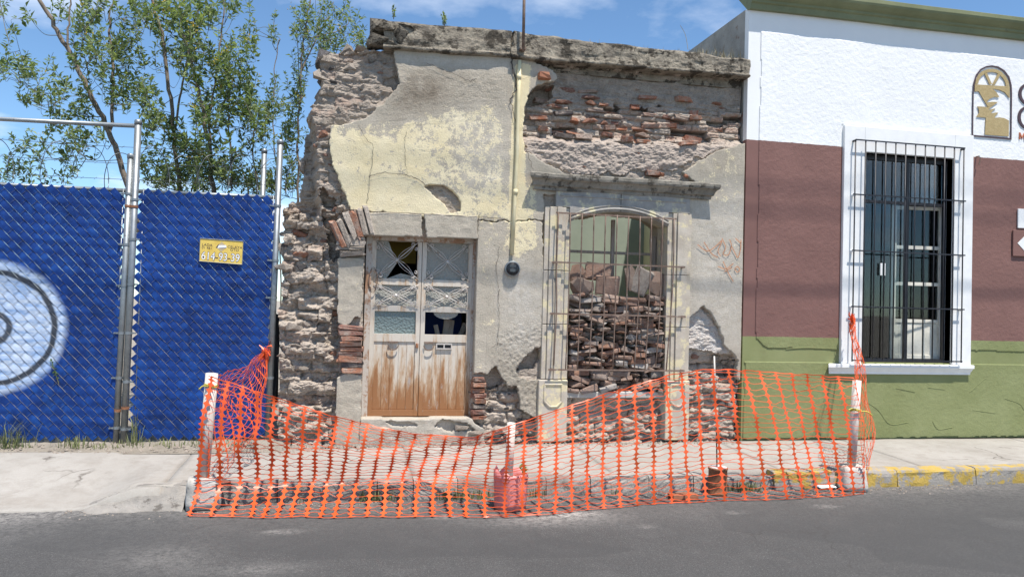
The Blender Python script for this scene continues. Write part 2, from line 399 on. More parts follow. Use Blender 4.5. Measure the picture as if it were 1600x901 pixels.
def pinkm():
    t = NT('pink_bucket_plastic'); c = t.ramp(t.noise(6, 6, .6), (.3, (.66, .20, .19)), (.7, (.78, .33, .31)))
    t.p.inputs['Subsurface Weight'].default_value = 0.0
    return t.done(c, .45, t.bump(t.noise(20, 4, .6), .2, .01))
M['pink_plastic'] = pinkm()
def road_mat():
    t = NT('asphalt'); v = t.coord()
    c = t.ramp(t.noise(.55, 7, .6, v), (.3, (.076, .0745, .073)), (.7, (.115, .1125, .110)))
    c = t.mix(t.ramp(t.noise(3.1, 9, .7, v), (.50, 0.0), (.72, .5)), c, (.18, .174, .167))
    c = t.mix(t.ramp(t.noise(110, 4, .85, v), (.42, .8), (.56, 0.0)), c, (.05, .049, .048))
    c = t.mix(t.ramp(t.noise(130, 3, .85, v), (.60, 0.0), (.68, .65)), c, (.36, .35, .335))
    c = t.mix(t.ramp(t.noise(48, 6, .85, v), (.44, .55), (.53, 0.0)), c, (.06, .059, .058)); c = t.mix(t.ramp(t.noise(66, 5, .85, v), (.57, 0.0), (.64, .5)), c, (.27, .262, .25))
    # patched rectangles and old repairs
    pv = t.n('ShaderNodeMapping'); pv.inputs['Scale'].default_value = (.42, .9, 1); pv.inputs['Rotation'].default_value = (0, 0, .12); t.l(v, pv.inputs[0])
    q = t.n('ShaderNodeTexVoronoi'); q.distance = 'CHEBYCHEV'; q.inputs['Scale'].default_value = 1.0; t.l(pv.outputs[0], q.inputs['Vector'])
    sp = t.n('ShaderNodeSeparateColor'); t.l(q.outputs['Color'], sp.inputs[0])
    c = t.mix(t.ramp(sp.outputs[0], (.55, 0.0), (.56, .5)), c, (.066, .0655, .065))
    # cracks
    wv = t.n('ShaderNodeMixRGB', blend_type='ADD'); wv.inputs[0].default_value = .35; t.l(v, wv.inputs[1])
    nq = t.n('ShaderNodeTexNoise'); nq.inputs['Scale'].default_value = 3.0; nq.inputs['Detail'].default_value = 6; t.l(v, nq.inputs['Vector']); t.l(nq.outputs['Color'], wv.inputs[2])
    e = t.voro(.75, 'DISTANCE_TO_EDGE', wv.outputs[0])
    ck = t.math('MULTIPLY', t.ramp(e, (.001, .8), (.006, 0.0)), t.ramp(t.noise(1.1, 4, .6, v), (.53, 0.0), (.62, 1.0)))
    c = t.mix(ck, c, (.06, .057, .054))
    du = t.math('MULTIPLY', t.attr('dust'), t.ramp(t.noise(26, 7, .8, v), (.38, 0.0), (.60, 1.0)))
    c = t.mix(du, c, (.52, .49, .45))
    b = t.bump(t.noise(150, 4, .8, v), .7, .012); b = t.bump(t.math('SUBTRACT', 1.0, ck), .3, .01, b)
    return t.done(c, .88, b, spec=.3)
M['road'] = road_mat()
def pave_mat():
    t = NT('pavement_concrete'); v = t.coord('World')
    c = t.ramp(t.noise(1.3, 8, .66, v), (.3, (.30, .28, .25)), (.7, (.40, .378, .345)))
    c = t.mix(t.ramp(t.noise(5, 9, .72, v), (.47, 0.0), (.68, .65)), c, (.235, .21, .18))
    c = t.mix(t.ramp(t.noise(90, 5, .75, v), (.4, .4), (.56, 0.0)), c, (.29, .27, .245))
    e = t.voro(.9, 'DISTANCE_TO_EDGE', t.mix(.3, v, t.mix(0.0, v, v), 'MIX'))
    wq = t.n('ShaderNodeTexNoise'); wq.inputs['Scale'].default_value = 2.2; wq.inputs['Detail'].default_value = 6; t.l(v, wq.inputs['Vector'])
    ww = t.n('ShaderNodeMixRGB', blend_type='ADD'); ww.inputs[0].default_value = .4; t.l(v, ww.inputs[1]); t.l(wq.outputs['Color'], ww.inputs[2])
    e = t.voro(.62, 'DISTANCE_TO_EDGE', ww.outputs[0])
    ck = t.math('MULTIPLY', t.ramp(e, (.001, 1.0), (.006, 0.0)), t.ramp(t.noise(.8, 3, .6, v), (.5, 0.0), (.56, 1.0)))
    c = t.mix(ck, c, (.12, .105, .09))
    du = t.math('MULTIPLY', t.attr('dust'), t.ramp(t.noise(14, 7, .75, v), (.35, 0.0), (.6, 1.0)))
    c = t.mix(du, c, (.27, .235, .195))
    return t.done(c, .9, t.bump(t.noise(75, 6, .72, v), .4, .01), spec=.25)
M['pave'] = pave_mat()
M['kerb'] = weather('kerb_stone', (.20, .185, .165), (.335, .31, .28), 4, (.135, .12, .105), 9, .57, .95, .8, 45, .02)
M['kerb_top'] = weather('kerb_grey_concrete', (.32, .295, .26), (.44, .41, .365), 4, (.22, .20, .175), 9, .57, .95, .8, 45, .02)
M['kerb_yellow'] = weather('worn_yellow_kerb', (.24, .22, .195), (.36, .33, .295), 5, (.46, .315, .07), 8.5, .475, .9, .7, 50, .015)
def slat_mat():
    """blue woven slats with a sprayed mural: a pale disc and two dark rings"""
    t = NT('blue_slat_mural'); P = t.coord('World'); sp = t.n('ShaderNodeSeparateXYZ'); t.l(P, sp.inputs[0])
    c0 = pt(-13, 512, .12); s0 = pt(90, 512, .12).x-c0.x
    u = t.math('DIVIDE', t.math('SUBTRACT', sp.outputs['X'], c0.x), s0); v = t.math('DIVIDE', t.math('SUBTRACT', sp.outputs['Z'], c0.z), s0*.98)
    d = t.math('SQRT', t.math('ADD', t.math('MULTIPLY', u, u), t.math('MULTIPLY', v, v)))
    d = t.math('ADD', d, t.math('MULTIPLY', t.math('SUBTRACT', t.noise(5, 5, .6, P), .5), .08)); d = t.math('MULTIPLY', d, .75)
    c = t.ramp(t.noise(1.7, 6, .6, P), (.3, (.003, .022, .125)), (.7, (.007, .050, .25)))
    c = t.mix(t.ramp(t.noise(11, 4, .65, P), (.48, 0.0), (.70, .4)), c, (.016, .105, .40))
    c = t.mix(t.ramp(t.noise(4.5, 4, .6, P), (.54, 0.0), (.66, .6)), c, (.002, .014, .07))
    disc = t.mix(t.ramp(t.noise(7, 6, .65, P, stretch=(.6, 1, 3)), (.42, 0.0), (.62, .85)), (.52, .60, .72), (.22, .36, .62))
    c = t.mix(t.ramp(d, (.80, 1.0), (.89, 0.0)), c, disc)
    ring = t.ramp(d, (.665, 0.0), (.69, 1.0), (.735, 1.0), (.76, 0.0))
    c = t.mix(t.math('MULTIPLY', ring, .93), c, (.02, .022, .028))
    r2 = t.ramp(d, (.14, 0.0), (.165, 1.0), (.215, 1.0), (.24, 0.0)); c = t.mix(t.math('MULTIPLY', r2, .9), c, (.02, .022, .028))
    return t.done(c, .62, t.bump(t.noise(22, 4, .6, P), .3, .012), spec=.25)
M['slat'] = slat_mat()
Z_WB = pt(1380, 234).z      # white / brown line on the neighbour's wall
Z_BG = pt(1380, 529).z      # brown / green line
def paint_mat(name, rough_coat):
    t = NT(name); P = t.coord('World'); sp = t.n('ShaderNodeSeparateXYZ'); t.l(P, sp.inputs[0])
    z = t.math('ADD', sp.outputs['Z'], t.math('MULTIPLY', t.math('SUBTRACT', t.noise(14, 4, .6, P), .5), .02))
    wh = t.ramp(t.noise(1.5, 6, .6, P), (.3, (.76, .765, .765)), (.7, (.83, .835, .83)))
    br = t.ramp(t.noise(1.6, 7, .65, P), (.3, (.183, .097, .084)), (.7, (.228, .122, .105)))
    gr = t.ramp(t.noise(1.6, 7, .65, P), (.3, (.20, .22, .092)), (.7, (.255, .275, .13)))
    gr = t.mix(t.ramp(t.noise(4, 8, .7, P), (.55, 0.0), (.75, .4)), gr, (.16, .155, .075))
    c = t.mix(t.math('GREATER_THAN', z, Z_BG), gr, br); c = t.mix(t.math('GREATER_THAN', z, Z_WB), c, wh)
    if rough_coat:
        b = t.bump(t.noise(50, 5, .62, P), .42, .010); b = t.bump(t.noise(110, 4, .7, P), .3, .005, b)
    else: b = t.bump(t.noise(60, 5, .7, P), .2, .006)
    return t.done(c, .82, b, spec=.25)
M['stucco'] = paint_mat('painted_stucco', True); M['smooth_paint'] = paint_mat('painted_smooth_render', False)
M['green_cornice'] = weather('green_cornice_paint', (.155, .17, .085), (.215, .23, .12), 3, (.12, .12, .07), 7, .63, .7, .2)
M['side_wall'] = weather('bare_side_wall', (.25, .235, .21), (.40, .375, .34), 3, (.20, .12, .09), 5, .6, .95, .7, 40, .02)
M['brown_clay'] = weather('brown_clay', (.27, .10, .05), (.38, .16, .085), 8, rough=.7, bst=.3)
def door_mat():
    t = NT('rusted_white_door'); v = t.coord('World'); sp = t.n('ShaderNodeSeparateXYZ'); t.l(v, sp.inputs[0])
    n = t.noise(4.2, 9, .68, v, stretch=(2.6, 1, .42)); n2 = t.noise(26, 8, .7, v, stretch=(2.2, 1, .35))
    low = t.math('SUBTRACT', 1.0, t.math('MULTIPLY', t.math('SUBTRACT', sp.outputs['Z'], .32), 1.1), clamp=True)
    k = t.math('ADD', t.math('MULTIPLY', n, .78), t.math('MULTIPLY', n2, .22)); k = t.math('ADD', k, t.math('SUBTRACT', t.math('MULTIPLY', t.math('POWER', low, 1.6), .28), .062))
    c = t.mix(t.ramp(k, (.43, 0.0), (.57, .8)), (.58, .525, .45), (.42, .27, .145))
    c = t.mix(t.ramp(k, (.51, 0.0), (.64, .9)), c, (.27, .115, .042))
    c = t.mix(t.ramp(t.noise(7, 8, .7, v, stretch=(2.2, 1, .5)), (.60, 0.0), (.66, .8)), c, (.37, .335, .305))
    return t.done(c, .62, t.bump(k, .35, .006), spec=.3)
M['door'] = door_mat()
def frame_mat():
    t = NT('peeling_frame_paint'); v = t.coord('World')
    k = t.math('ADD', t.math('MULTIPLY', t.noise(8, 9, .72, v, stretch=(1, 1, .5)), .7), t.math('MULTIPLY', t.noise(30, 6, .7, v), .3))
    c = t.mix(t.ramp(k, (.485, 0.0), (.545, .9)), (.50, .45, .395), (.30, .155, .08))
    return t.done(c, .65, t.bump(k, .3, .005))
M['door_frame'] = frame_mat()
# ------------------------------------------------------------------ ground, road, pavement, kerb
RZ = -0.21
def gridmesh(name, xs, ys, zf, mat, parent=None, attrf=None, skirt=None, smooth=True):
    X, Y = np.meshgrid(xs, ys); Z = zf(X, Y); nx = len(xs); ny = len(ys)
    v = np.stack([X.ravel(), Y.ravel(), Z.ravel()], 1).tolist()
    f = [(j*nx+i, j*nx+i+1, (j+1)*nx+i+1, (j+1)*nx+i) for j in range(ny-1) for i in range(nx-1)]
    if skirt is not None:
        ring = [i for i in range(nx)]+[j*nx+nx-1 for j in range(1, ny)]+[(ny-1)*nx+i for i in range(nx-2, -1, -1)]+[j*nx for j in range(ny-2, 0, -1)]
        b = len(v); v += [[v[k][0], v[k][1], skirt] for k in ring]; n = len(ring)
        f += [(ring[(k+1) % n], ring[k], b+k, b+(k+1) % n) for k in range(n)]
    at = {}
    if attrf:
        for k, fn in attrf.items():
            a = fn(X, Y).ravel()
            at[k] = np.concatenate([a, np.full(len(v)-len(a), .3)])
    return make(name, v, f, mat, parent, smooth, at)
g = make('ground', [(-600, -600, -.26), (600, -600, -.26), (600, 600, -.26), (-600, 600, -.26)], [(0, 1, 2, 3)], M['dirt']); tag(g, kind='structure')
xs = np.concatenate([[-400, -120, -40, -15], np.arange(-6, 11.01, .06), [16, 40, 120, 400]])
ys = np.concatenate([[-13.5, -10, -8], np.arange(-6, -1.2, .06)])
spots = [(gpt(895, 803, RZ), .22, .09, .95), (gpt(700, 806, RZ), .16, .05, .5), (gpt(440, 830, RZ), .14, .05, .45), (gpt(1290, 790, RZ), .10, .05, .6), (gpt(860, 812, RZ), .55, .18, .42),
         (gpt(1150, 800, RZ), .08, .03, .55), (gpt(1010, 822, RZ), .06, .05, .4), (gpt(395, 890, RZ), .3, .12, .35), (gpt(240, 872, RZ), .4, .3, .22)]
def rdust(X, Y):
    d = .26*np.exp(-((Y+1.55)/.28)**2)+.10*np.exp(-((Y+1.9)/.6)**2)
    for p, a, b, s in spots: d = d+s*np.exp(-((X-p.x)/a)**2-((Y-p.y)/b)**2)
    d = d+.55*sstep(-1.7, -2.6, X)*np.exp(-((Y+1.75)/.35)**2)
    return np.clip(d*(.8+.5*fbm(X*2, Y*2, 0, 3, 5)), 0, 1)
rd = gridmesh('road', xs, ys, lambda X, Y: RZ+.008*fbm(X*.9, Y*.9, 0, 3, 3)*(np.abs(X) < 12)-.004*(np.abs(Y+1.6) < .1), M['road'], attrf={'dust': rdust}); tag(rd, kind='structure')

pv = make('pavement', [(-1.46, -1.36, -.12), (60, -1.36, -.12), (60, .55, -.12), (-1.46, .55, -.12)], [(0, 1, 2, 3)], M['dirt']); tag(pv, kind='structure')
def ramp(X): return 1-sstep(-2.15, -1.62, X)
def pz(X, Y):
    t = np.clip((-Y-.05)/1.45, 0, 1)
    drop = .045*t*(1-ramp(X))+ramp(X)*(.205*sstep(.15, 1.02, t))
    return -drop+.004*fbm(X*3, Y*3, 0, 3, 9)+.010*fbm(X*.6, Y*.6, 0, 2, 8)
def pdust(X, Y):
    e = .55*np.exp(-((Y+.02)/.13)**2)*(X > -.6)+.35*np.exp(-((Y+1.35)/.12)**2)+.75*np.exp(-((X+.5)/.5)**2-((Y+.1)/.35)**2)+.35*np.exp(-((X-3.6)/.8)**2-((Y+.9)/.3)**2)
    return np.clip(e*(.9+.8*fbm(X*2.2, Y*2.2, 0, 3, 4)), 0, 1)
bx_ = [-9.0, -1.48, 0.62, 2.52, 4.30, 5.95, 8.4, 12.0]
for a, b in zip(bx_[:-1], bx_[1:]):
    wild = a < -2
    y0 = -1.56 if wild else -1.345
    gridmesh('paving_slab', np.linspace(a+.005, b-.005, max(int((b-a)/.06), 4)), np.linspace(y0, -.03 if a > -1 else -.16, 26), pz, M['pave'], pv, {'dust': pdust}, skirt=-.125 if not wild else -.24)
# strip of earth and rubble between the fence and the footway
es = gridmesh('earth_strip', np.arange(-9, -.52, .05), np.arange(-.30, .62, .045), lambda X, Y: -.006+.042*sstep(-.24, .06, Y)+.028*fbm(X*4, Y*5, 0, 4, 21)*sstep(-.28, -.1, Y), M['dirt'], None); tag(es, kind='structure')
yard = gridmesh('yard', np.arange(-14, 2.6, .4), np.arange(.55, 16, .4), lambda X, Y: .03+.09*fbm(X*.9, Y*.9, 0, 3, 23), M['dirt']); tag(yard, kind='structure')

kb = bpy.data.objects.new('kerb', None); kb.location = (0, -1.42, -.2); scene.collection.objects.link(kb); tag(kb, kind='structure')
def kerb_stone(x0, x1, ztop, mat, rough=.012, yoff=0.0):
    n = max(int((x1-x0)/.045), 4); P = [(0.0, RZ-.03), (0.0, RZ+.03), (.006, -.11), (.008, ztop-.03), (.022, ztop-.006), (.06, ztop), (.15, ztop+.003), (.15, -.2)]
    v = []; f = []; k = len(P); xs_ = np.linspace(x0+.004, x1-.004, n)
    for x in xs_:
        for j, (y, z) in enumerate(P):
            q = rough*float(fbm(x*7, z*9+y*13, y*9, 3, int(x0*10)+50)); e = .03*max(0, float(noise(x*3.1, j*.7, 3, 77))-.55) if 2 < j < 6 else 0
            zz_ = z+(q*.6 if 1 < j < 7 else 0)-e
            v.append((x, -1.5+yoff+y+q+e, zz_+(min(0, float(pz(np.array([x]), np.array([-1.42]))[0])+.045) if j > 1 else 0)))
    for i in range(n-1):
        for j in range(k-1): f.append((i*k+j, (i+1)*k+j, (i+1)*k+j+1, i*k+j+1))
    f += [tuple(range(k)), tuple(range(n*k-1, n*k-k-1, -1))]
    return make('kerb_stone', v, f, mat, kb, False)
kerb_stone(-2.0, -1.35, -.04, M['kerb_top'], .022); kerb_stone(-1.35, -.55, -.035, M['kerb'], .02); kerb_stone(-.55, .30, -.05, M['kerb'], .026); kerb_stone(.30, .62, -.055, M['kerb'], .03)
kerb_stone(.62, 1.02, -.045, M['kerb_top'], .012); kerb_stone(1.02, 1.85, -.05, M['kerb'], .03); kerb_stone(1.85, 2.28, -.06, M['kerb'], .03)
kerb_stone(2.28, 2.86, -.045, M['kerb_top'], .012); kerb_stone(2.86, 3.32, -.05, M['kerb_top'], .012); kerb_stone(3.32, 3.5, -.05, M['kerb_top'], .02)
kerb_stone(3.5, 4.18, -.09, M['kerb'], .03, .02); x = 4.18
for L in (.62, .78, .95, .92, 1.0, 1.0, 1.0, 1.0): kerb_stone(x, x+L, -.04-.006*random.random(), M['kerb_yellow'], .014); x += L
# rough tar and concrete fillet where the dropped kerb rises again
def fz(X, Y):
    t = np.clip((-Y-1.40)/.30, 0, 1); top = pz(X, -1.42+0*X)+.004
    e = sstep(-2.2, -2.0, X)
    return (top*(1-sstep(.15, 1, t))+(RZ-.012)*sstep(.15, 1, t))+.022*fbm(X*11, Y*11, 0, 4, 33)*e*sstep(.05, .4, t)-.03*(1-e)
fl_ = gridmesh('kerb_fillet', np.arange(-2.2, -1.28, .018), np.arange(-1.72, -1.40, .016), fz, M['kerb'], None, smooth=False); tag(fl_, kind='structure')
# ------------------------------------------------------------------ ruined house
HOUSE = thing('ruined_house', (2.0, .2, 0), 'crumbling one-storey house with cream plaster falling off brick and rubble walls', 'house')
def masonry(X, Z, seed, hmin, hmax, wmin, wmax, zs=-.1, ze=5.0, warp=.03):
    """coursed rubble: random block depth (0..1), distance to joints, block id"""
    r = np.random.default_rng(seed); zb = [zs]
    while zb[-1] < ze: zb.append(zb[-1]+r.uniform(hmin, hmax))
    zb = np.array(zb); Zw = Z+warp*fbm(X*1.8, Z*1.8, 0, 2, seed); Xw = X+warp*.8*fbm(X*3, Z*3, 7, 2, seed+1)
    row = np.clip(np.searchsorted(zb, Zw)-1, 0, len(zb)-2)
    dep = np.zeros_like(X); ed = np.zeros_like(X); bid = np.zeros_like(X)
    dz = np.minimum(Zw-zb[row], zb[row+1]-Zw)
    for k in range(len(zb)-1):
        m_ = row == k
        if not m_.any(): continue
        xb = [-1.6-r.uniform(0, .3)]
        while xb[-1] < 5.2: xb.append(xb[-1]+r.uniform(wmin, wmax))
        xb = np.array(xb); c = np.clip(np.searchsorted(xb, Xw[m_])-1, 0, len(xb)-2)
        rd_ = r.random(len(xb)); dep[m_] = rd_[c]; bid[m_] = r.random(len(xb))[c]
        ed[m_] = np.minimum(dz[m_], np.minimum(Xw[m_]-xb[c], xb[c+1]-Xw[m_]))
    return dep, ed, bid

ST = .0105
gx = np.arange(-.86, 4.615, ST); gz = np.arange(-.03, 4.46, ST)
GX, GZ = np.meshgrid(gx, gz); PX, PY = survey(GX, 0.0, GZ)
wob = 3.6*fbm(GX*9, GZ*9, 0, 4, 31); wob2 = 3.6*fbm(GX*9, GZ*9, 5, 4, 32); wob = wob+2.0*fbm(GX*27, GZ*27, 1, 3, 35); wob2 = wob2+2.0*fbm(GX*27, GZ*27, 4, 3, 36)
CORE = [(438, 712), (431, 640), (437, 560), (433, 480), (441, 400), (437, 320), (452, 309), (466, 306), (462, 290), (469, 262), (464, 240), (474, 222), (469, 205), (481, 190), (475, 176), (489, 163), (485, 150), (497, 135), (499, 105), (497, 86), (515, 79), (560, 76), (600, 74), (640, 60), (1190, 100), (1190, 712)]
DOOR = [(571, 366), (745, 373), (737, 720), (563, 720)]
WIN = [(889, 613), (889, 346), (910, 338), (940, 332), (965, 330), (1000, 333), (1025, 340), (1043, 352), (1041, 613)]
inside = pip(CORE, PX+wob*1.5, PY+wob2*1.5) & ~pip(DOOR, PX, PY) & ~pip(WIN, PX, PY)
# plaster that is still up
PL_A = [(613, 72), (832, 88), (832, 96), (856, 104), (872, 122), (852, 130), (836, 136), (824, 150), (819, 200), (820, 236), (838, 243), (868, 262), (893, 276), (893, 306), (850, 306), (850, 345), (742, 345), (546, 328), (540, 308), (526, 272), (513, 240), (516, 195), (545, 191), (572, 184), (600, 160), (623, 128), (615, 100)]
PL_A_HOLE = [(664, 292), (672, 288), (692, 290), (708, 298), (720, 317), (720, 329), (703, 331), (695, 318), (682, 309)]
PL_B = [(744, 338), (800, 338), (830, 290), (850, 300), (850, 540), (838, 543), (816, 562), (806, 578), (812, 588), (826, 592), (838, 590), (850, 600), (850, 652), (838, 656), (812, 640), (812, 622), (798, 612), (786, 596), (775, 572), (762, 584), (738, 586), (743, 375)]
PL_B_HOLE = [(790, 606), (806, 604), (812, 628), (796, 632)]
PL_C = [(1064, 268), (1082, 258), (1116, 236), (1180, 218), (1180, 620), (1150, 590), (1154, 562), (1146, 552), (1132, 541), (1123, 512), (1112, 490), (1097, 479), (1074, 500), (1074, 300), (1108, 300)]
pm = (pip(PL_A, PX+wob, PY+wob2) & ~pip(PL_A_HOLE, PX+wob*.6, PY+wob2*.6)); pmB = pip(PL_B, PX+wob, PY+wob2) & ~pip(PL_B_HOLE, PX+wob, PY+wob2); pmC = pip(PL_C, PX+wob*.8, PY+wob2*.8)
low = pip([(742, 610), (860, 590), (860, 712), (742, 712)], PX, PY) | pip([(850, 600), (1165, 560), (1165, 712), (850, 712)], PX, PY)
blocked = ~pip(DOOR, PX, PY) & ~pip(WIN, PX, PY)
pm &= blocked; pmB &= blocked; pmC &= blocked
plall = pm | pmB | pmC
# depth of the bare masonry behind the plaster face (Y = 0)
wq = .05*fbm(GX*5, GZ*5, 3, 3, 91)
d1, e1, b1 = masonry(GX+wq, GZ+.07*fbm(GX*4, GZ*4, 6, 3, 92), 3, .07, .17, .10, .42)
d2, e2, b2 = masonry(GX, GZ, 4, .05, .085, .12, .30, warp=.014)
fb = fbm(GX*8, GZ*11, 0, 5, 41, .58); fb2 = fbm(GX*3, GZ*3.6, 2, 4, 43); fine = fbm(GX*24, GZ*40, 4, 3, 47, .6); fb = .6*fb+.4*fbm(GX*6, GZ*20, 9, 4, 44, .55)
joint1 = np.exp(-(np.clip(e1, 0, 1)/.016)**2); joint2 = np.exp(-(np.clip(e2, 0, 1)/.009)**2)
dep = .055+.030*fb+.02*fb2+.007*fine
leftlow = sstep(545, 528, PX)*sstep(300, 316, PY)
leftup = (PX < 640)*(PY < 345)*1.0
dep = dep+leftlow*(.015+.085*(d1-.35)+.015*joint1+.085*fb+.075*fb2+.05*fbm(GX*5, GZ*7, 1, 3, 93))
dep = dep+leftup*(.0+.04*d1+.008*joint1+.028*fb)
edge_x = np.interp(PY, [70, 130, 180, 210, 250, 300, 330, 400], [500, 506, 488, 494, 498, 503, 505, 440])
dep = dep+.30*sstep(0, -16, PX-edge_x+wob*1.5)*(PY < 345)*(PY > 120)
gap = pip([(503, 290), (528, 315), (532, 400), (515, 410), (506, 350)], PX+wob*2, PY+wob2*2); dep = dep+.10*gap
brk = pip([(815, 92), (1180, 122), (1180, 222), (1110, 238), (1060, 262), (900, 275), (820, 236)], PX+wob*2, PY+wob2*2)*1.0
bup = sstep(224, 208, PY-.02*(PX-820)+wob)
upm = sstep(8, -8, PY-(160+.035*(PX-860))+wob*3)*brk
d2 = d2*(1-.8*upm)+.5*.8*upm; joint2 = joint2*(1-.8*upm)
dep = dep+brk*bup*(.055+.05*(d2-.3)+.022*joint2+.02*fb+.09*(b2 > .88)*(upm < .3))+brk*(1-bup)*(-.02+.006*fine+.010*fb+.008*fb2)
hol = pip([(824, 150), (840, 134), (868, 128), (866, 150), (840, 162), (826, 162)], PX+wob, PY+wob2); dep = dep+.14*hol
shelf = pip([(858, 104), (1165, 130), (1165, 160), (1110, 172), (980, 150), (860, 128)], PX, PY); dep = dep+.02*shelf
dep = dep+low*(.02+.055*(d1-.3)+.03*joint1+.03*fb)
for H in ([(775, 572), (790, 594), (782, 606), (764, 612), (757, 600), (760, 584)], [(842, 543), (818, 563), (808, 578), (836, 574), (846, 560)], [(1078, 545), (1150, 556), (1150, 590), (1078, 580)]):
    dep = dep+.09*pip(H, PX+wob, PY+wob2)
ch = pip([(1074, 500), (1097, 480), (1124, 512), (1146, 552), (1080, 558)], PX, PY); dep = dep+ch*(-.012+.02*fb)
dep = np.where(dep > .42, .42, dep)
dep = np.where(plall & ~brk.astype(bool), np.maximum(dep, .02), dep)
# colours of the bare masonry
def lerp3(a, b, t): return a*(1-t[..., None])+b*t[..., None]
col = lerp3(np.array([.36, .305, .25]), np.array([.50, .43, .36]), np.clip(.5+.5*fb2+.3*fb, 0, 1))
upc = np.clip(sstep(330, 160, PY)*(PX < 640)*.75, 0, 1); col = lerp3(col, np.array([.205, .168, .135])+0*col, upc*np.clip(.6+.5*fb2, 0, 1))
isb = (b2 < .46)*brk*bup*(joint2 < .4)*(1-.85*upm); col = lerp3(col, np.array([.34, .165, .105])+0*col, isb*.75*np.clip(.6+fb, 0, 1))
col = lerp3(col, np.array([.29, .25, .21])+0*col, upm*np.clip(.75+.5*fb2, 0, 1))
isd = ((b2 > .86)*brk*bup*(1-upm)+(b1 > .90)*low*.8+(b1 > .93)*leftlow*.6); col = lerp3(col, np.array([.14, .125, .12])+0*col, np.clip(isd, 0, 1)*.8)
isr = (b1 < .16)*(leftlow+low)+(b1 < .1)*leftup; col = lerp3(col, np.array([.36, .20, .14])+0*col, np.clip(isr, 0, 1)*.55*np.clip(.5+fb*1.5, 0, 1))
col = lerp3(col, np.array([.44, .365, .315])+0*col, brk*(1-bup)*.7)
col = lerp3(col, np.array([.60, .585, .57])+0*col, ch*.8*np.clip(.8+fb, 0, 1))

def field(name, mask, depth, mat, attrs, back, steps, jit, parent, jag=0.0, smooth=True, relax=0):
    """sheet of wall cells of the mask, its broken edges carried back to the depth `back`"""
    cell = mask[:-1, :-1] & mask[1:, :-1] & mask[:-1, 1:] & mask[1:, 1:]
    used = np.zeros(mask.shape, bool)
    used[:-1, :-1] |= cell; used[1:, :-1] |= cell; used[:-1, 1:] |= cell; used[1:, 1:] |= cell
    idx = np.full(mask.shape, -1); idx[used] = np.arange(used.sum())
    X = GX[used].copy(); Z = GZ[used].copy(); Y = depth[used].copy(); Y0 = Y.copy()
    a, b, c, d = idx[:-1, :-1][cell], idx[:-1, 1:][cell], idx[1:, 1:][cell], idx[1:, :-1][cell]
    F = np.stack([a, b, c, d], 1)
    E = np.concatenate([F[:, [0, 1]], F[:, [1, 2]], F[:, [2, 3]], F[:, [3, 0]]])
    key = np.minimum(E[:, 0], E[:, 1]).astype(np.int64)*10**7+np.maximum(E[:, 0], E[:, 1])
    u, inv, cnt = np.unique(key, return_inverse=True, return_counts=True)
    BE = E[cnt[inv] == 1]
    for _ in range(relax):
        sx = np.zeros(len(X)); sz = np.zeros(len(X)); n = np.zeros(len(X))
        for p, q in ((0, 1), (1, 0)):
            np.add.at(sx, BE[:, p], X[BE[:, q]]); np.add.at(sz, BE[:, p], Z[BE[:, q]]); np.add.at(n, BE[:, p], 1)
        m_ = n > 0; X[m_] = X[m_]*.4+.6*sx[m_]/n[m_]; Z[m_] = Z[m_]*.4+.6*sz[m_]/n[m_]
    bv = np.unique(BE); mp = np.full(len(X), -1); mp[bv] = np.arange(len(bv))
    Vs = [np.stack([X, Y, Z], 1)]; Fs = F.tolist(); base = len(X); prev = bv
    A = {k: [v[used]] for k, v in attrs.items()}
    for s in range(1, steps+1):
        t = s/steps; yy = Y[bv]*(1-t)+back*t
        nx_ = jit*fbm(X[bv]*5, yy*8, Z[bv]*5, 3, 61)*min(1, 2*t); nz_ = jit*fbm(X[bv]*5, yy*8, Z[bv]*5, 3, 62)*min(1, 2*t)
        Vs.append(np.stack([X[bv]+nx_, yy, Z[bv]+nz_], 1)); cur = np.arange(base, base+len(bv)); base += len(bv)
        for k in A: A[k].append(attrs[k][used][bv])
        p0 = prev[mp[BE[:, 0]]] if s > 1 else BE[:, 0]; p1 = prev[mp[BE[:, 1]]] if s > 1 else BE[:, 1]
        Fs += np.stack([p1, p0, cur[mp[BE[:, 0]]], cur[mp[BE[:, 1]]]], 1).tolist(); prev = cur
    V = np.concatenate(Vs)
    return make(name, V, Fs, mat, parent, smooth, {k: np.concatenate(v) for k, v in A.items()})
er = plall.copy()
for _ in range(7):
    e = er.copy(); e[1:-1, 1:-1] = er[1:-1, 1:-1] & er[:-2, 1:-1] & er[2:, 1:-1] & er[1:-1, :-2] & er[1:-1, 2:]; er = e
er[:, -9:] = False; er[:9, :] = False; er[-9:, :] = False
nearop = pip([(555, 350), (760, 355), (752, 730), (548, 730)], PX, PY) | pip([(875, 630), (875, 320), (1057, 320), (1057, 630)], PX, PY)
WALL = field('wall', inside & (~er | nearop), dep, M['core'], {'col': col}, .55, 4, .035, HOUSE, smooth=False)
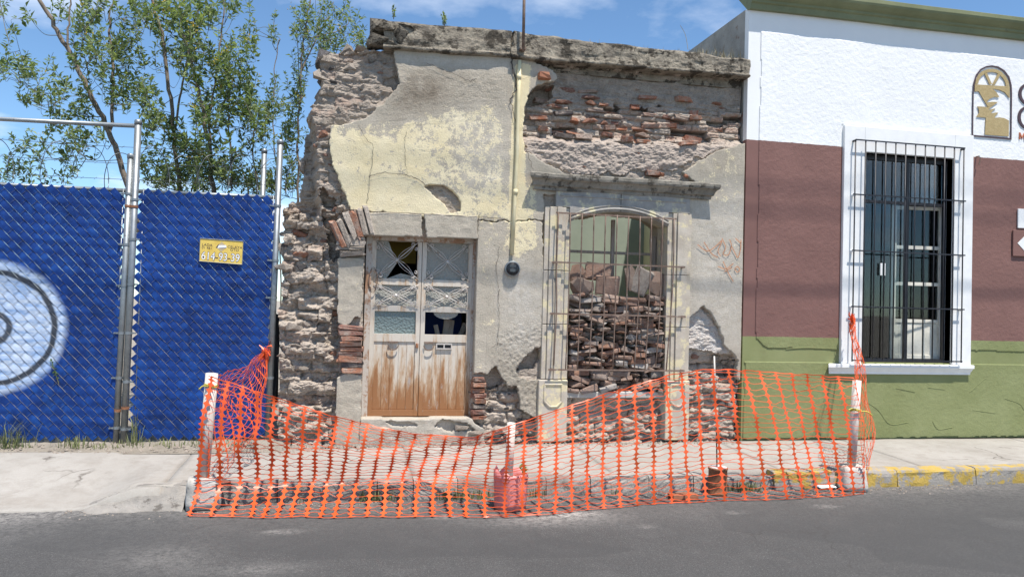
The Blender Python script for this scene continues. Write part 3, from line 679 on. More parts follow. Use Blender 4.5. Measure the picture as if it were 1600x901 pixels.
# attributes of the plaster
def soft(poly, r=9):
    return sum(pip(poly, PX+dx_, PY+dy_)*1.0 for dx_ in (-r, -r/3, r/3, r) for dy_ in (-r, -r/3, r/3, r))/16
paint = .385+.02*fb2
paint = paint+.150*soft([(505, 190), (600, 200), (650, 185), (700, 165), (760, 155), (790, 175), (800, 345), (535, 345), (500, 250)], 14)
paint = paint-.035*soft([(700, 200), (800, 190), (800, 300), (720, 300)], 18)
paint = paint+.045*soft([(500, 195), (640, 205), (680, 345), (540, 345)], 14)+.035*soft([(540, 295), (800, 305), (800, 345), (540, 340)], 8)
paint = np.maximum(paint, .42*soft([(803, 100), (830, 100), (816, 345), (792, 345)], 4)+.28)
paint = paint+.16*soft([(812, 280), (838, 285), (840, 385), (812, 405), (790, 390), (798, 330)], 6)
paint = paint+.055*soft([(742, 350), (795, 350), (790, 500), (760, 590), (735, 590)], 14)+.075*soft([(1070, 240), (1165, 225), (1165, 330), (1090, 330)], 12)
paint = paint+.03*soft([(1080, 330), (1165, 330), (1150, 560), (1110, 480)], 10)+.03*soft([(820, 235), (900, 270), (900, 300), (820, 300)], 8)
paint = paint-.06*soft([(600, 85), (790, 95), (790, 150), (680, 175), (590, 190)], 10)
lime = .35*soft([(1070, 300), (1165, 300), (1165, 560), (1110, 520), (1080, 480)], 14)+.45*soft([(790, 420), (850, 420), (850, 540), (790, 560)], 16)+.30*soft([(612, 84), (800, 95), (800, 112), (640, 104)], 4)+.25*soft([(700, 165), (790, 170), (790, 300), (740, 300)], 14)
stain = .75*soft([(630, 125), (665, 112), (700, 128), (690, 165), (640, 175), (605, 180)], 12)+.22*soft([(612, 100), (790, 110), (790, 165), (600, 185)], 18)+.20*soft([(820, 245), (895, 270), (895, 285), (830, 285)], 6)
stain = stain+.30*soft([(1070, 232), (1165, 222), (1165, 262), (1080, 275)], 10)+.12*soft([(1130, 500), (1165, 480), (1165, 600), (1150, 590)], 8)
rgh = 1.0*soft([(775, 520), (850, 500), (850, 660), (770, 640)], 14)+.35*soft([(600, 100), (790, 110), (790, 170), (600, 185)], 14)+.12
at = {'paint': paint, 'lime': np.clip(lime, 0, 1), 'stain': np.clip(stain, 0, 1), 'rough': np.clip(rgh, 0, 1)}
pdep = .010*fbm(GX*1.6, GZ*1.6, 0, 3, 51)+.0025*fbm(GX*14, GZ*14, 0, 3, 52)+.012*np.clip(rgh-.2, 0, 1)*fbm(GX*34, GZ*34, 0, 3, 53)
o = field('plaster', pm, pdep, M['plaster'], at, .075, 2, .010, HOUSE, relax=1); o['label'] = 'cream and grey plaster left above the door'
o = field('plaster', pmB & ~pm, pdep-.004, M['plaster'], at, .075, 2, .010, HOUSE, relax=1); o['label'] = 'grey coarse plaster between door and window'
o = field('plaster', pmC, pdep, M['plaster'], at, .085, 2, .010, HOUSE, relax=1); o['label'] = 'pale grey plaster right of the window'

# loose pieces: a few shared shapes
def rock_mesh(name, seed, sx, sy, sz, n=16, boxy=.0):
    r = random.Random(seed); bm = bmesh.new()
    for _ in range(n):
        v = Vector((r.gauss(0, 1), r.gauss(0, 1), r.gauss(0, 1))).normalized()
        if boxy: k = 1/max(abs(c) for c in v); v = v*((1-boxy)+boxy*k)
        v *= r.uniform(.86, 1.08); bm.verts.new((v.x*sx/2, v.y*sy/2, v.z*sz/2))
    h = bmesh.ops.convex_hull(bm, input=bm.verts); bmesh.ops.delete(bm, geom=list({g for g in h['geom_interior']+h['geom_unused'] if isinstance(g, bmesh.types.BMVert)}), context='VERTS')
    me = bpy.data.meshes.new(name); bm.to_mesh(me); bm.free(); return me
def brick_mesh(name, seed, L=.22, D=.12, H=.055, j=.0085):
    r = random.Random(seed); bm = bmesh.new(); bmesh.ops.create_cube(bm, size=1)
    for v in bm.verts: v.co = Vector((v.co.x*L, v.co.y*D, v.co.z*H))
    bmesh.ops.bevel(bm, geom=list(bm.edges), offset=.009, segments=1, affect='EDGES', profile=.6)
    a = r.uniform(-.15, .15)
    for v in bm.verts: v.co += Vector((r.gauss(0, j), r.gauss(0, j*.7), r.gauss(0, j*.8)+a*v.co.x*.12))
    me = bpy.data.meshes.new(name); bm.to_mesh(me); bm.free(); return me
ROCKS = [rock_mesh('stone', s, 1, 1, 1, 17, .62) for s in range(14)]
BRICKS = [brick_mesh('brick', s) for s in range(12)]
SLABS = [brick_mesh('brick', 40+s, .24, .16, .04, .007) for s in range(10)]
def inst(name, me, mat, parent, loc, scale=(1, 1, 1), rot=(0, 0, 0)):
    key = me.name+mat.name
    if key not in _IM:
        c = me.copy(); c.name = name; c.materials.clear(); c.materials.append(mat); _IM[key] = c
    o = bpy.data.objects.new(name, _IM[key]); o.location = loc; o.scale = scale; o.rotation_euler = rot
    return finish(o, parent)
_IM = {}
def dep_at(x, z):
    i = int(np.clip(round((x-gx[0])/ST), 0, len(gx)-1)); j = int(np.clip(round((z-gz[0])/ST), 0, len(gz)-1)); return float(dep[j, i]), bool(plall[j, i]), bool(inside[j, i])
R_ = random.Random(5)
# brick patch under the cornice: courses with gaps
z = pt(990, 219).z
zc = z; course = 0
while zc < pt(990, 130).z:
    x = 2.0+R_.uniform(-.1, .1)
    frac = (zc-z)/(pt(990, 130).z-z)
    while x < 4.60:
        L = R_.choice((.11, .14, .20, .22, .23)); px_, py_ = survey(x+L/2, 0, zc)
        d_, p_, i_ = dep_at(x+L/2, zc)
        keep = .66 if frac < .62 else .36
        if px_ > 1095: keep *= .35
        if not p_ and i_ and R_.random() < keep and py_ > np.interp(px_, [820, 860, 1165], [168, 130, 158]):
            rk = R_.random() < .42
            inst('brick', R_.choice(ROCKS if rk else BRICKS), M['brick'], HOUSE, (x+L/2, d_+R_.uniform(.0, .055)-.01, zc+R_.uniform(-.014, .014)), (L*1.05, .12, R_.uniform(.045, .07)) if rk else (L/.22*.97, R_.uniform(.8, 1.1), R_.uniform(.65, 1.1)), (R_.gauss(0, .08), R_.gauss(0, .07), R_.gauss(0, .14)))
        x += L+R_.uniform(.008, .035)
    zc += R_.uniform(.062, .074); course += 1
# single bright brick by the conduit, brick in the rubble above the cornice
inst('brick', BRICKS[1], M['brown_clay'], HOUSE, tuple(pt(849, 120, .0)), (.62, 1, 1.35), (0, .05, 0))
inst('brick', BRICKS[2], M['brick'], HOUSE, tuple(pt(1020, 272, .02)), (.8, 1, .9), (0, .03, 0))
# brick courses in the door jambs
def courses(pxa, pxb, pya, pyb, n, Y=.02, mat=None, tilt=0.0):
    for k in range(n):
        py_ = pya+(pyb-pya)*(k+.5)/n; a, b = pt(pxa+R_.uniform(-3, 3), py_, Y), pt(pxb+R_.uniform(-1, 2), py_, Y); h = abs(pt(pxa, pya, Y).z-pt(pxa, pyb, Y).z)/n
        inst('brick', R_.choice(BRICKS), mat or M['brick'], HOUSE, ((a.x+b.x)/2, Y+R_.uniform(0, .03), a.z), ((b.x-a.x)/.22, 1.1, h*.86/.055), (R_.gauss(0, .03), tilt+R_.gauss(0, .03), R_.gauss(0, .05)))
courses(531, 566, 508, 582, 9, .0); courses(530, 568, 366, 400, 4, .0, M['stone']); courses(738, 757, 588, 656, 8, .02)
for k in range(6):           # soldier bricks leaning above the left jamb
    p = pt(528+k*9.5, 366-k*2.5-(8 if k > 1 else 0), .0)
    inst('brick', BRICKS[k], M['stone'] if k % 3 else M['brick'], HOUSE, tuple(p), (.30/.22, 1.0, .060/.055), (R_.gauss(0, .04), 1.12+.035*k, R_.gauss(0, .04)))
# rubble stones proud of the broken end wall and of the foot of the front
def scatter(n, poly, smin, smax, mats, seed, proud=.0, aspect=1.6):
    r = random.Random(seed); got = []; tries = 0
    xs_ = [p[0] for p in poly]; ys_ = [p[1] for p in poly]
    while len(got) < n and tries < n*40:
        tries += 1; px_, py_ = r.uniform(min(xs_), max(xs_)), r.uniform(min(ys_), max(ys_))
        if not bool(pip(poly, np.array([px_]), np.array([py_]))[0]): continue
        p = pt(px_, py_); s = r.uniform(smin, smax)*(1 if r.random() < .7 else .6)
        if any((p.x-q[0])**2/1.8+(p.z-q[1])**2 < (.40*(s+q[2]))**2 for q in got): continue
        d_, pl, i_ = dep_at(p.x, p.z)
        if pl: continue
        got.append((p.x, p.z, s)); w_ = s*r.uniform(1.0, aspect)
        mt = r.choices([a for a, b in mats], [b for a, b in mats])[0]
        inst('stone', r.choice(ROCKS), M[mt], HOUSE, (p.x, d_+s*.33-proud*.6*r.random(), p.z), (w_, s*.9, s*r.uniform(.55, .8)), (r.gauss(0, .2), r.gauss(0, .14), r.gauss(0, .35)))
SM = [('stone', 8), ('basalt', 1), ('brick', 1)]
scatter(70, [(442, 330), (528, 330), (528, 640), (524, 690), (440, 690)], .06, .17, SM, 21, .05)
scatter(20, [(472, 215), (505, 200), (535, 330), (480, 320)], .06, .13, [('stone', 8), ('brick', 2)], 22, .03)
scatter(20, [(500, 92), (610, 84), (618, 128), (590, 165), (540, 188), (480, 195)], .05, .12, [('stone', 9), ('basalt', 1), ('brick', .6)], 23, .02)
scatter(7, [(500, 84), (525, 82), (522, 140), (502, 145)], .10, .17, [('basalt', 1), ('stone', 1)], 24, .05)
scatter(34, [(740, 600), (846, 610), (846, 690), (760, 690)], .05, .14, [('stone', 5), ('basalt', 4), ('brick', 2)], 25, .02)
scatter(60, [(852, 618), (1076, 585), (1160, 560), (1160, 685), (852, 690)], .06, .15, [('stone', 8), ('basalt', 1.4), ('brick', 1.6)], 26, .02)
scatter(8, [(1078, 548), (1150, 556), (1150, 596), (1078, 590)], .08, .15, [('basalt', 2), ('brick', 2), ('stone', 1)], 27, .06)
scatter(20, [(822, 208), (1160, 218), (1060, 262), (900, 270)], .04, .08, [('stone', 6), ('brick', 3)], 28, .0)
scatter(10, [(668, 292), (718, 300), (718, 328), (690, 318)], .05, .09, [('stone', 1)], 29, .0)
# edge stones that give the broken end its ragged outline
for k, (a, b, s) in enumerate([(500, 92, .17), (496, 118, .15), (492, 142, .12), (488, 160, .12), (480, 182, .13), (478, 205, .15), (472, 228, .14), (474, 252, .16), (468, 280, .14), (472, 300, .15), (448, 318, .14), (440, 350, .13), (442, 395, .15), (438, 440, .14), (440, 500, .14), (438, 545, .14), (441, 600, .15), (440, 650, .14), (530, 80, .12), (555, 79, .14), (575, 80, .12)]):
    if k in (3, 5, 6, 7, 8, 9, 10, 11, 13, 14, 16): continue
    p = pt(a, b, .12); inst('stone', ROCKS[k % 14], M['basalt'] if k in (0, 1, 6) else M['stone'], HOUSE, (p.x+.09, .24+.05*(k % 3), p.z), (s*1.7, .36, s*1.25), (.2*math.sin(k), .25*math.cos(k*2), .3*math.sin(k*3)))

# parapet with a drip moulding, cracked and broken at its left end
def parapet(x0, x1, mat, lab, seed, tl=0.0):
    n = int((x1-x0)/.018); V = []; F = []
    P = [(.20, .0), (-.03, -.003), (-.062, .006), (-.068, .02), (-.066, .034), (-.042, .044), (-.034, .06), (-.034, .085), (-.033, .11), (-.033, .14), (-.033, .17), (-.032, .20), (-.032, .23), (-.033, .26), (-.034, .29), (-.022, .315), (.05, .32), (.42, .31)]
    K = len(P)
    for i in range(n+1):
        x = x0+(x1-x0)*i/n; zb = float(np.interp(x, [.2, 1.7, 4.62], [4.285, 4.318, 4.352])); zt = float(np.interp(x, [.2, 1.7, 3.2, 4.62], [4.595, 4.620, 4.60, 4.578]))
        h = zt-zb
        for j, (y, u) in enumerate(P):
            q = float(fbm(x*6, u*14, y*5, 4, seed, .6)); q2 = float(fbm(x*1.7, u*3, 2, 2, seed+4)); q3 = max(0.0, float(noise(x*4.3, u*9, 1, seed+9))-.45)
            zz_ = zb+h*u/.32+.012*q+.01*q2; yy = y+.020*q+.010*q2+.05*q3*(1 if 2 <= j <= 14 else 0)
            if j >= 13: zz_ += .020*float(fbm(x*4, 3, 0, 3, seed+2))-.03*max(0.0, float(noise(x*2.4, .5, 0, seed+6))-.35)
            V.append((x+.012*q*(1 if 0 < i < n else 2.5)+(.03*float(noise(u*20, y*8, x0, seed+3)) if i in (0, n) else 0), yy, zz_))
    for i in range(n):
        for j in range(K-1): F.append((i*K+j, (i+1)*K+j, (i+1)*K+j+1, i*K+j+1))
    F += [tuple(range(K)), tuple(range((n+1)*K-1, n*K-1, -1))]
    o = make('parapet', V, F, mat, HOUSE, False); o['label'] = lab
    return o
parapet(.30, 1.695, M['parapet'], 'weathered parapet above the door', 71); parapet(1.715, 4.63, M['parapet'], 'weathered parapet above the window', 72)
for k, (a, b, s, h) in enumerate([(600, 40, .34, .17), (590, 62, .26, .16), (615, 68, .28, .12), (632, 42, .24, .14), (625, 55, .26, .2)]):
    p = pt(a, b, -.02); inst('stone', ROCKS[(k*3) % 14], M['parapet'], HOUSE, (p.x, .08, p.z), (s, .36, h), (.1, .12*math.sin(k*2), .1*k))
m_ = MB().box(.34, 4.60, .12, .50, 4.25, 4.53); m_.build('roof_edge', M['parapet'], HOUSE)

# lintel over the door in two cracked lengths
def slab_px(name, quad, y0, y1, mat, bevel=.008, lab=None, parent=HOUSE):
    P = [pt(a, b) for a, b in quad]; o = MB().prism([(p.x, p.z) for p in P], y0, y1).build(name, mat, parent, bevel=bevel)
    if lab: o['label'] = lab
    return o
def coated(name, quad, y, lab=None):
    m3 = pip(quad, PX+.35*wob, PY+.35*wob2)
    o = field(name, m3, pdep*1.2+y+.004*fbm(GX*18, GZ*18, 0, 3, 57), M['plaster'], dict(at, paint=paint_j, lime=0*lime), .19, 3, .008, HOUSE, relax=2)
    return o
paint_j = .40+.05*fb2
coated('lintel', [(549, 330), (600, 331.5), (658, 333), (661, 345), (658, 352), (661, 371), (612, 369), (568, 367.5), (560, 352)], -.014)
coated('lintel', [(661, 333), (720, 336), (747, 337.5), (746, 374), (700, 372.5), (666, 371), (663, 353), (664, 346)], -.014)
coated('door_jamb', [(527, 402), (550, 401), (569, 403), (567, 448), (565, 500), (556, 494), (548, 506), (537, 510), (526, 505), (528, 450)], -.014)
paint_j = .30+.03*fb2
coated('door_jamb', [(526, 588), (536, 583), (546, 581), (566, 586), (565, 620), (564, 652), (563, 697), (523, 699), (524, 640)], -.034)
paint_j = .22+.03*fb2; sm = pip([(563, 653), (640, 654), (700, 652.5), (738, 651), (741, 660), (749, 664), (757, 668), (759, 730), (540, 730), (560, 690)], PX+.6*wob, PY+.5*wob2)
o = field('step', sm, -.045+.010*fbm(GX*7, GZ*9, 0, 4, 58)+.05*pip([(690, 656), (725, 660), (745, 672), (700, 672), (680, 664)], PX+wob*1.5, PY+wob2)+.03*pip([(600, 657), (640, 659), (655, 666), (610, 665)], PX+wob*1.5, PY+wob2), M['plaster'], dict(at, paint=paint_j, lime=.25+0*lime, rough=.5+0*lime), .5, 4, .008, HOUSE, relax=2); o['label'] = 'worn cement doorstep'
for k, (a, b) in enumerate([(722, 668), (742, 676), (738, 690), (715, 694)]):
    p = pt(a, b, -.06); inst('stone', ROCKS[k], M['stone'], HOUSE, (p.x, -.035, p.z), (.17+.05*math.sin(k), .10, .07), (0, .1*math.sin(k*3), 0))
# cracks
def crack(pts, w0, w1, y=-.018):
    P = []
    for i in range(len(pts)-1):
        for k in range(5):
            t = k/5; P.append((pts[i][0]*(1-t)+pts[i+1][0]*t+R_.gauss(0, .9), pts[i][1]*(1-t)+pts[i+1][1]*t+R_.gauss(0, .6)))
    P.append(pts[-1]); n = len(P)
    MB().ribbon([pt(a, b, y) for a, b in P], [(w0+(w1-w0)*i/(n-1))*R_.uniform(.55, 1.3) for i in range(n)], (0, 1, 0)).build('crack', M['crack'], HOUSE)
crack([(800, 92), (800, 105), (806, 125), (806, 140), (797, 155)], .011, .007); crack([(797, 155), (803, 172), (807, 200), (806, 250)], .005, .002)
crack([(665, 98), (690, 108), (715, 118), (735, 127), (745, 123)], .002, .003); crack([(560, 195), (570, 215), (583, 228), (582, 252), (578, 275), (576, 300), (572, 318)], .0022, .0022)
crack([(575, 276), (600, 270), (630, 272), (650, 278), (665, 290)], .0022, .004); crack([(635, 205), (632, 225), (633, 250), (637, 272)], .002, .0015)
crack([(548, 329), (600, 331), (660, 334), (700, 336), (785, 341)], .004, .0025, -.022); crack([(749, 335), (748, 345), (747, 362)], .004, .002, -.022)
crack([(823, 235), (828, 250), (834, 265)], .003, .002); crack([(780, 450), (778, 470), (780, 500), (777, 540)], .003, .002); crack([(1092, 540), (1098, 548), (1110, 552)], .003, .002)
crack([(780, 385), (776, 420), (779, 450)], .002, .003)
# orange sprayed scribble right of the window
G = MB()
for st_ in ([(1090, 382), (1105, 392), (1118, 385), (1128, 376), (1122, 392), (1126, 400)], [(1100, 378), (1112, 396), (1122, 402)], [(1128, 372), (1134, 386), (1130, 396), (1138, 398), (1143, 384), (1140, 374)], [(1143, 384), (1150, 398), (1153, 402), (1157, 390), (1158, 374)], [(1149, 372), (1158, 380)], [(1122, 416), (1134, 420), (1143, 414), (1146, 411)], [(1130, 408), (1138, 426), (1146, 440)], [(1148, 420), (1152, 416), (1156, 421), (1152, 425), (1148, 420)], [(1132, 424), (1144, 418)]):
    G.ribbon(catmull([pt(a, b, -.016) for a, b in st_], 6), .0048, (0, 1, 0))
G.build('graffiti', M['spray'], HOUSE)

# stone window surround
def pz_(px_, py_, Y=0): p = pt(px_, py_, Y); return p.x, p.z
JL0, JL1, JR0, JR1 = pt(848, 450).x, pt(889, 450).x, pt(1041, 450).x, pt(1077, 450).x
ZJ0, ZJ1 = pt(868, 592).z, pt(868, 326).z
def jamb(xa, xb, inner):
    # stepped mouldings cut into three lengths of stone
    W = xb-xa
    cuts = [ZJ0, ZJ0+.62, ZJ0+1.23, ZJ1+.02]
    for z0, z1 in zip(cuts[:-1], cuts[1:]):
        m2 = MB(); prof = [(0.0, .055, -.022), (.055, .12, -.045), (.12, W-.17, -.034), (W-.17, W-.11, -.052), (W-.11, W-.06, -.028), (W-.06, W, -.008)]
        for a, b, y in prof:
            if inner < 0: a, b = W-b, W-a
            m2.box(xa+a, xa+b, y, .30, z0+.003, z1-.003)
        m2.build('window_jamb', M['stonework'], HOUSE, bevel=.006)
jamb(JL0, JL1, 1); jamb(JR0, JR1, -1)
for xa, xb in ((JL0-.03, JL1), (JR0, JR1+.01)):
    z0, z1 = .02, ZJ0-.004; m2 = MB().box(xa, xb, -.05, .3, z0, z1)
    m2.build('plinth', M['stonework'], HOUSE, bevel=.012)
    c = (xa+xb)/2; hw = (xb-xa)*.30; zt, zbm = z1-.05, z1-.30
    OCT = [(c-hw, zt), (c-hw, zbm+.06), (c-hw+.06, zbm), (c+hw-.06, zbm), (c+hw, zbm+.06), (c+hw, zt)]
    m2 = MB()
    for i in range(len(OCT)):
        (a, b), (c2, d_) = OCT[i], OCT[(i+1) % len(OCT)]
        m2.tube([(a, -.053, b), (c2, -.053, d_)], .012, 6)
    m2.build('plinth_moulding', M['stonework'], HOUSE)
# arched head of the opening
sp_l, sp_r = pt(889, 347), pt(1043, 351); ap = pt(965, 331)
def archz(x):
    t = (x-sp_l.x)/(sp_r.x-sp_l.x); base_ = sp_l.z; return base_+(ap.z-base_)*max(0, 4*t*(1-t))
zt = pt(960, 297).z; cx0, cx1 = pt(868, 310).x, pt(1077, 320).x
nA = 20; ax = [sp_l.x+(sp_r.x-sp_l.x)*i/nA for i in range(nA+1)]
poly = [(cx0, zt), (cx0, ZJ1+.022), (sp_l.x, ZJ1+.022)]+[(x, archz(x)) for x in ax]+[(sp_r.x, ZJ1+.022), (cx1, ZJ1+.022), (cx1, zt)]
m2 = MB(); half = (len(ax))//2
xm = ax[half]+.01
pl_ = [p for p in poly if p[0] <= xm-.002]; pl_L = [(cx0, zt)]+[p for p in poly[1:] if p[0] < xm-.004]+[(xm-.004, archz(xm)), (xm-.004, zt)]
pl_R = [(xm+.004, zt), (xm+.004, archz(xm))]+[p for p in poly[1:-1] if p[0] > xm+.004]+[(cx1, zt)]
for q in (pl_L, pl_R): MB().prism(q, -.028, .24).build('window_lintel', M['stonework_grey'], HOUSE, bevel=.004)
m2 = MB()                       # raised border of the lintel panel
bx0, bx1, bz0, bz1 = cx0+.05, cx1-.05, ZJ1+.16, zt-.10
for a, b in (((bx0, bz1), (bx1, bz1)), ((bx0, bz0+.0), (bx0, bz1)), ((bx1, bz0), (bx1, bz1))):
    m2.tube([(a[0], -.030, a[1]), (b[0], -.030, b[1])], .009, 6)
m2.build('lintel_border', M['stonework_grey'], HOUSE)
m2 = MB(); pA = [(x, -.034, archz(x)+.03) for x in ax]; m2.tube(pA, .015, 8); pA = [(x, -.03, archz(x)+.07) for x in ax]; m2.tube(pA, .008, 8)
m2.build('arch_moulding', M['stonework_grey'], HOUSE, smooth=True)
# blank wall beside the lintel, under the ends of the cornice
for q in ([(833, 300), (868, 300), (868, 327), (848, 327), (836, 327)], [(1077, 306), (1104, 308), (1102, 332), (1077, 328)]):
    pass
# window cornice: extruded moulding with returned ends
CX0, CX1 = pt(838, 285).x, pt(1105, 297).x; CZ0, CZ1 = pt(960, 303).z, pt(960, 276).z
prof = [(.02, 0.0), (-.040, 0.0), (-.045, .035), (-.07, .045), (-.082, .075), (-.10, .10), (-.130, .115), (-.140, .135), (-.140, .165), (-.130, .178), (-.02, .198)]
n = 60; V = []; F = []; K = len(prof)
for i in range(n+1):
    t = i/n
    for j, (y, u) in enumerate(prof):
        ext = -y*.75; x = (CX0-ext)+(CX1-CX0+2*ext)*t
        q = float(fbm(x*7, u*20, 0, 3, 81)); V.append((x, y+.008*q+.03*max(0, float(noise(x*5, u*12, 0, 83))-.6), CZ0+(CZ1-CZ0)*u/.198+.006*q+.012*float(noise(x*1.3, 0, 0, 82))))
for i in range(n):
    for j in range(K-1): F.append((i*K+j, (i+1)*K+j, (i+1)*K+j+1, i*K+j+1))
F += [tuple(range(K)), tuple(range((n+1)*K-1, n*K-1, -1))]
CORN = make('window_cornice', V, F, M['cornice_stone'], HOUSE, False)
for a, b in ((1035, 280), (1072, 284)):
    p = pt(a, b, -.10); inst('stone', ROCKS[a % 14], M['brown_clay'], HOUSE, (p.x, -.09, CZ1+.045), (.06, .05, .045), (0, .3, 0))
# window sill ledge and opening lining
MB().box(JL1-.02, JR0+.02, .02, .52, pt(960, 622).z, pt(960, 612).z).build('window_sill', M['threshold'], HOUSE, bevel=.01)
WF = tag(MB().box(JL1+.004, JL1+.05, .33, .38, pt(960, 612).z+.01, 2.42).box(JR0-.05, JR0-.004, .33, .38, pt(960, 612).z+.01, 2.42).build('window_frame', M['old_wood'], HOUSE, bevel=.003), 'old wooden window frame')
mxm = pt(957, 400, .35).x; mzt = pt(957, 395, .35).z
MB().box(mxm-.022, mxm+.022, .335, .375, 1.0, 2.60).build('mullion', M['old_wood'], WF, bevel=.003)
MB().box(JL1+.05, mxm-.024, .337, .373, mzt-.016, mzt+.016).build('transom', M['old_wood'], WF, bevel=.003)
MB().box(mxm+.024, JR0-.05, .337, .373, mzt-.016, mzt+.016).build('transom', M['old_wood'], WF, bevel=.003)
# iron window grille on brackets
GR = tag(bpy.data.objects.new('window_grille', None), 'rusty iron bar grille over the stacked rubble'); GR.location = (2.9, -.12, 1.5); scene.collection.objects.link(GR); GR.parent = HOUSE; GR.matrix_parent_inverse = Matrix.Translation(-HOUSE.location)
GY = -.105
gl, gr_ = pt(871, 400, GY).x, pt(1052, 400, GY).x; gtz = pt(960, 337, GY).z; gbz = pt(960, 578, GY).z
for k in range(11):
    x = gl+(gr_-gl)*k/10; b = 0 if k < 6 else -.03*(k-5)*.3
    pts_ = [(x, GY, gtz+.01), (x+R_.gauss(0, .004), GY, 2.0), (x+R_.gauss(0, .004)+b*.3, GY, 1.5), (x-.012+b, GY, gbz+(.0 if k % 3 else .05))]
    MB().tube(catmull(pts_, 4), .0075, 6).build('bar', M['iron'], GR, True)
for py_, ext in ((337, 0.0), (413, .12), (492, .14), (578, .14)):
    zq = pt(960, py_, GY).z; MB().box(gl-.03-ext*.3, gr_+.03+ext, GY-.006, GY+.004, zq-.009, zq+.009).build('crossbar', M['iron'], GR)
    if ext:
        for xx in (gl-.03, gr_+.03+ext-.02): MB().box(xx-.012, xx+.012, GY, -.02, zq-.012, zq+.012).build('bracket', M['iron'], GR)

# rooms behind the front
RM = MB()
RM.box(-.32, 1.62, 3.6, 3.75, 0, 3.3).box(-.36, -.26, .58, 3.6, 0, 3.3).box(-.3, 1.62, .56, 3.7, 3.31, 3.42)  # back wall, side wall, and a roof slab added to keep the door room dark
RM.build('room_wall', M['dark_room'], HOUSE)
MB().box(1.62, 1.80, .56, 4.2, 0, 3.9).build('partition', M['pale_cream'], HOUSE)
MB().box(1.80, 4.60, 2.9, 3.1, 0, 3.35).build('room_wall', M['pale_green'], HOUSE); MB().box(4.50, 4.60, .56, 2.9, 0, 3.9).build('room_wall', M['pale_cream'], HOUSE)
MB().box(-.36, 4.6, .56, 4.2, -.02, .30).build('room_floor', M['dirt'], HOUSE)

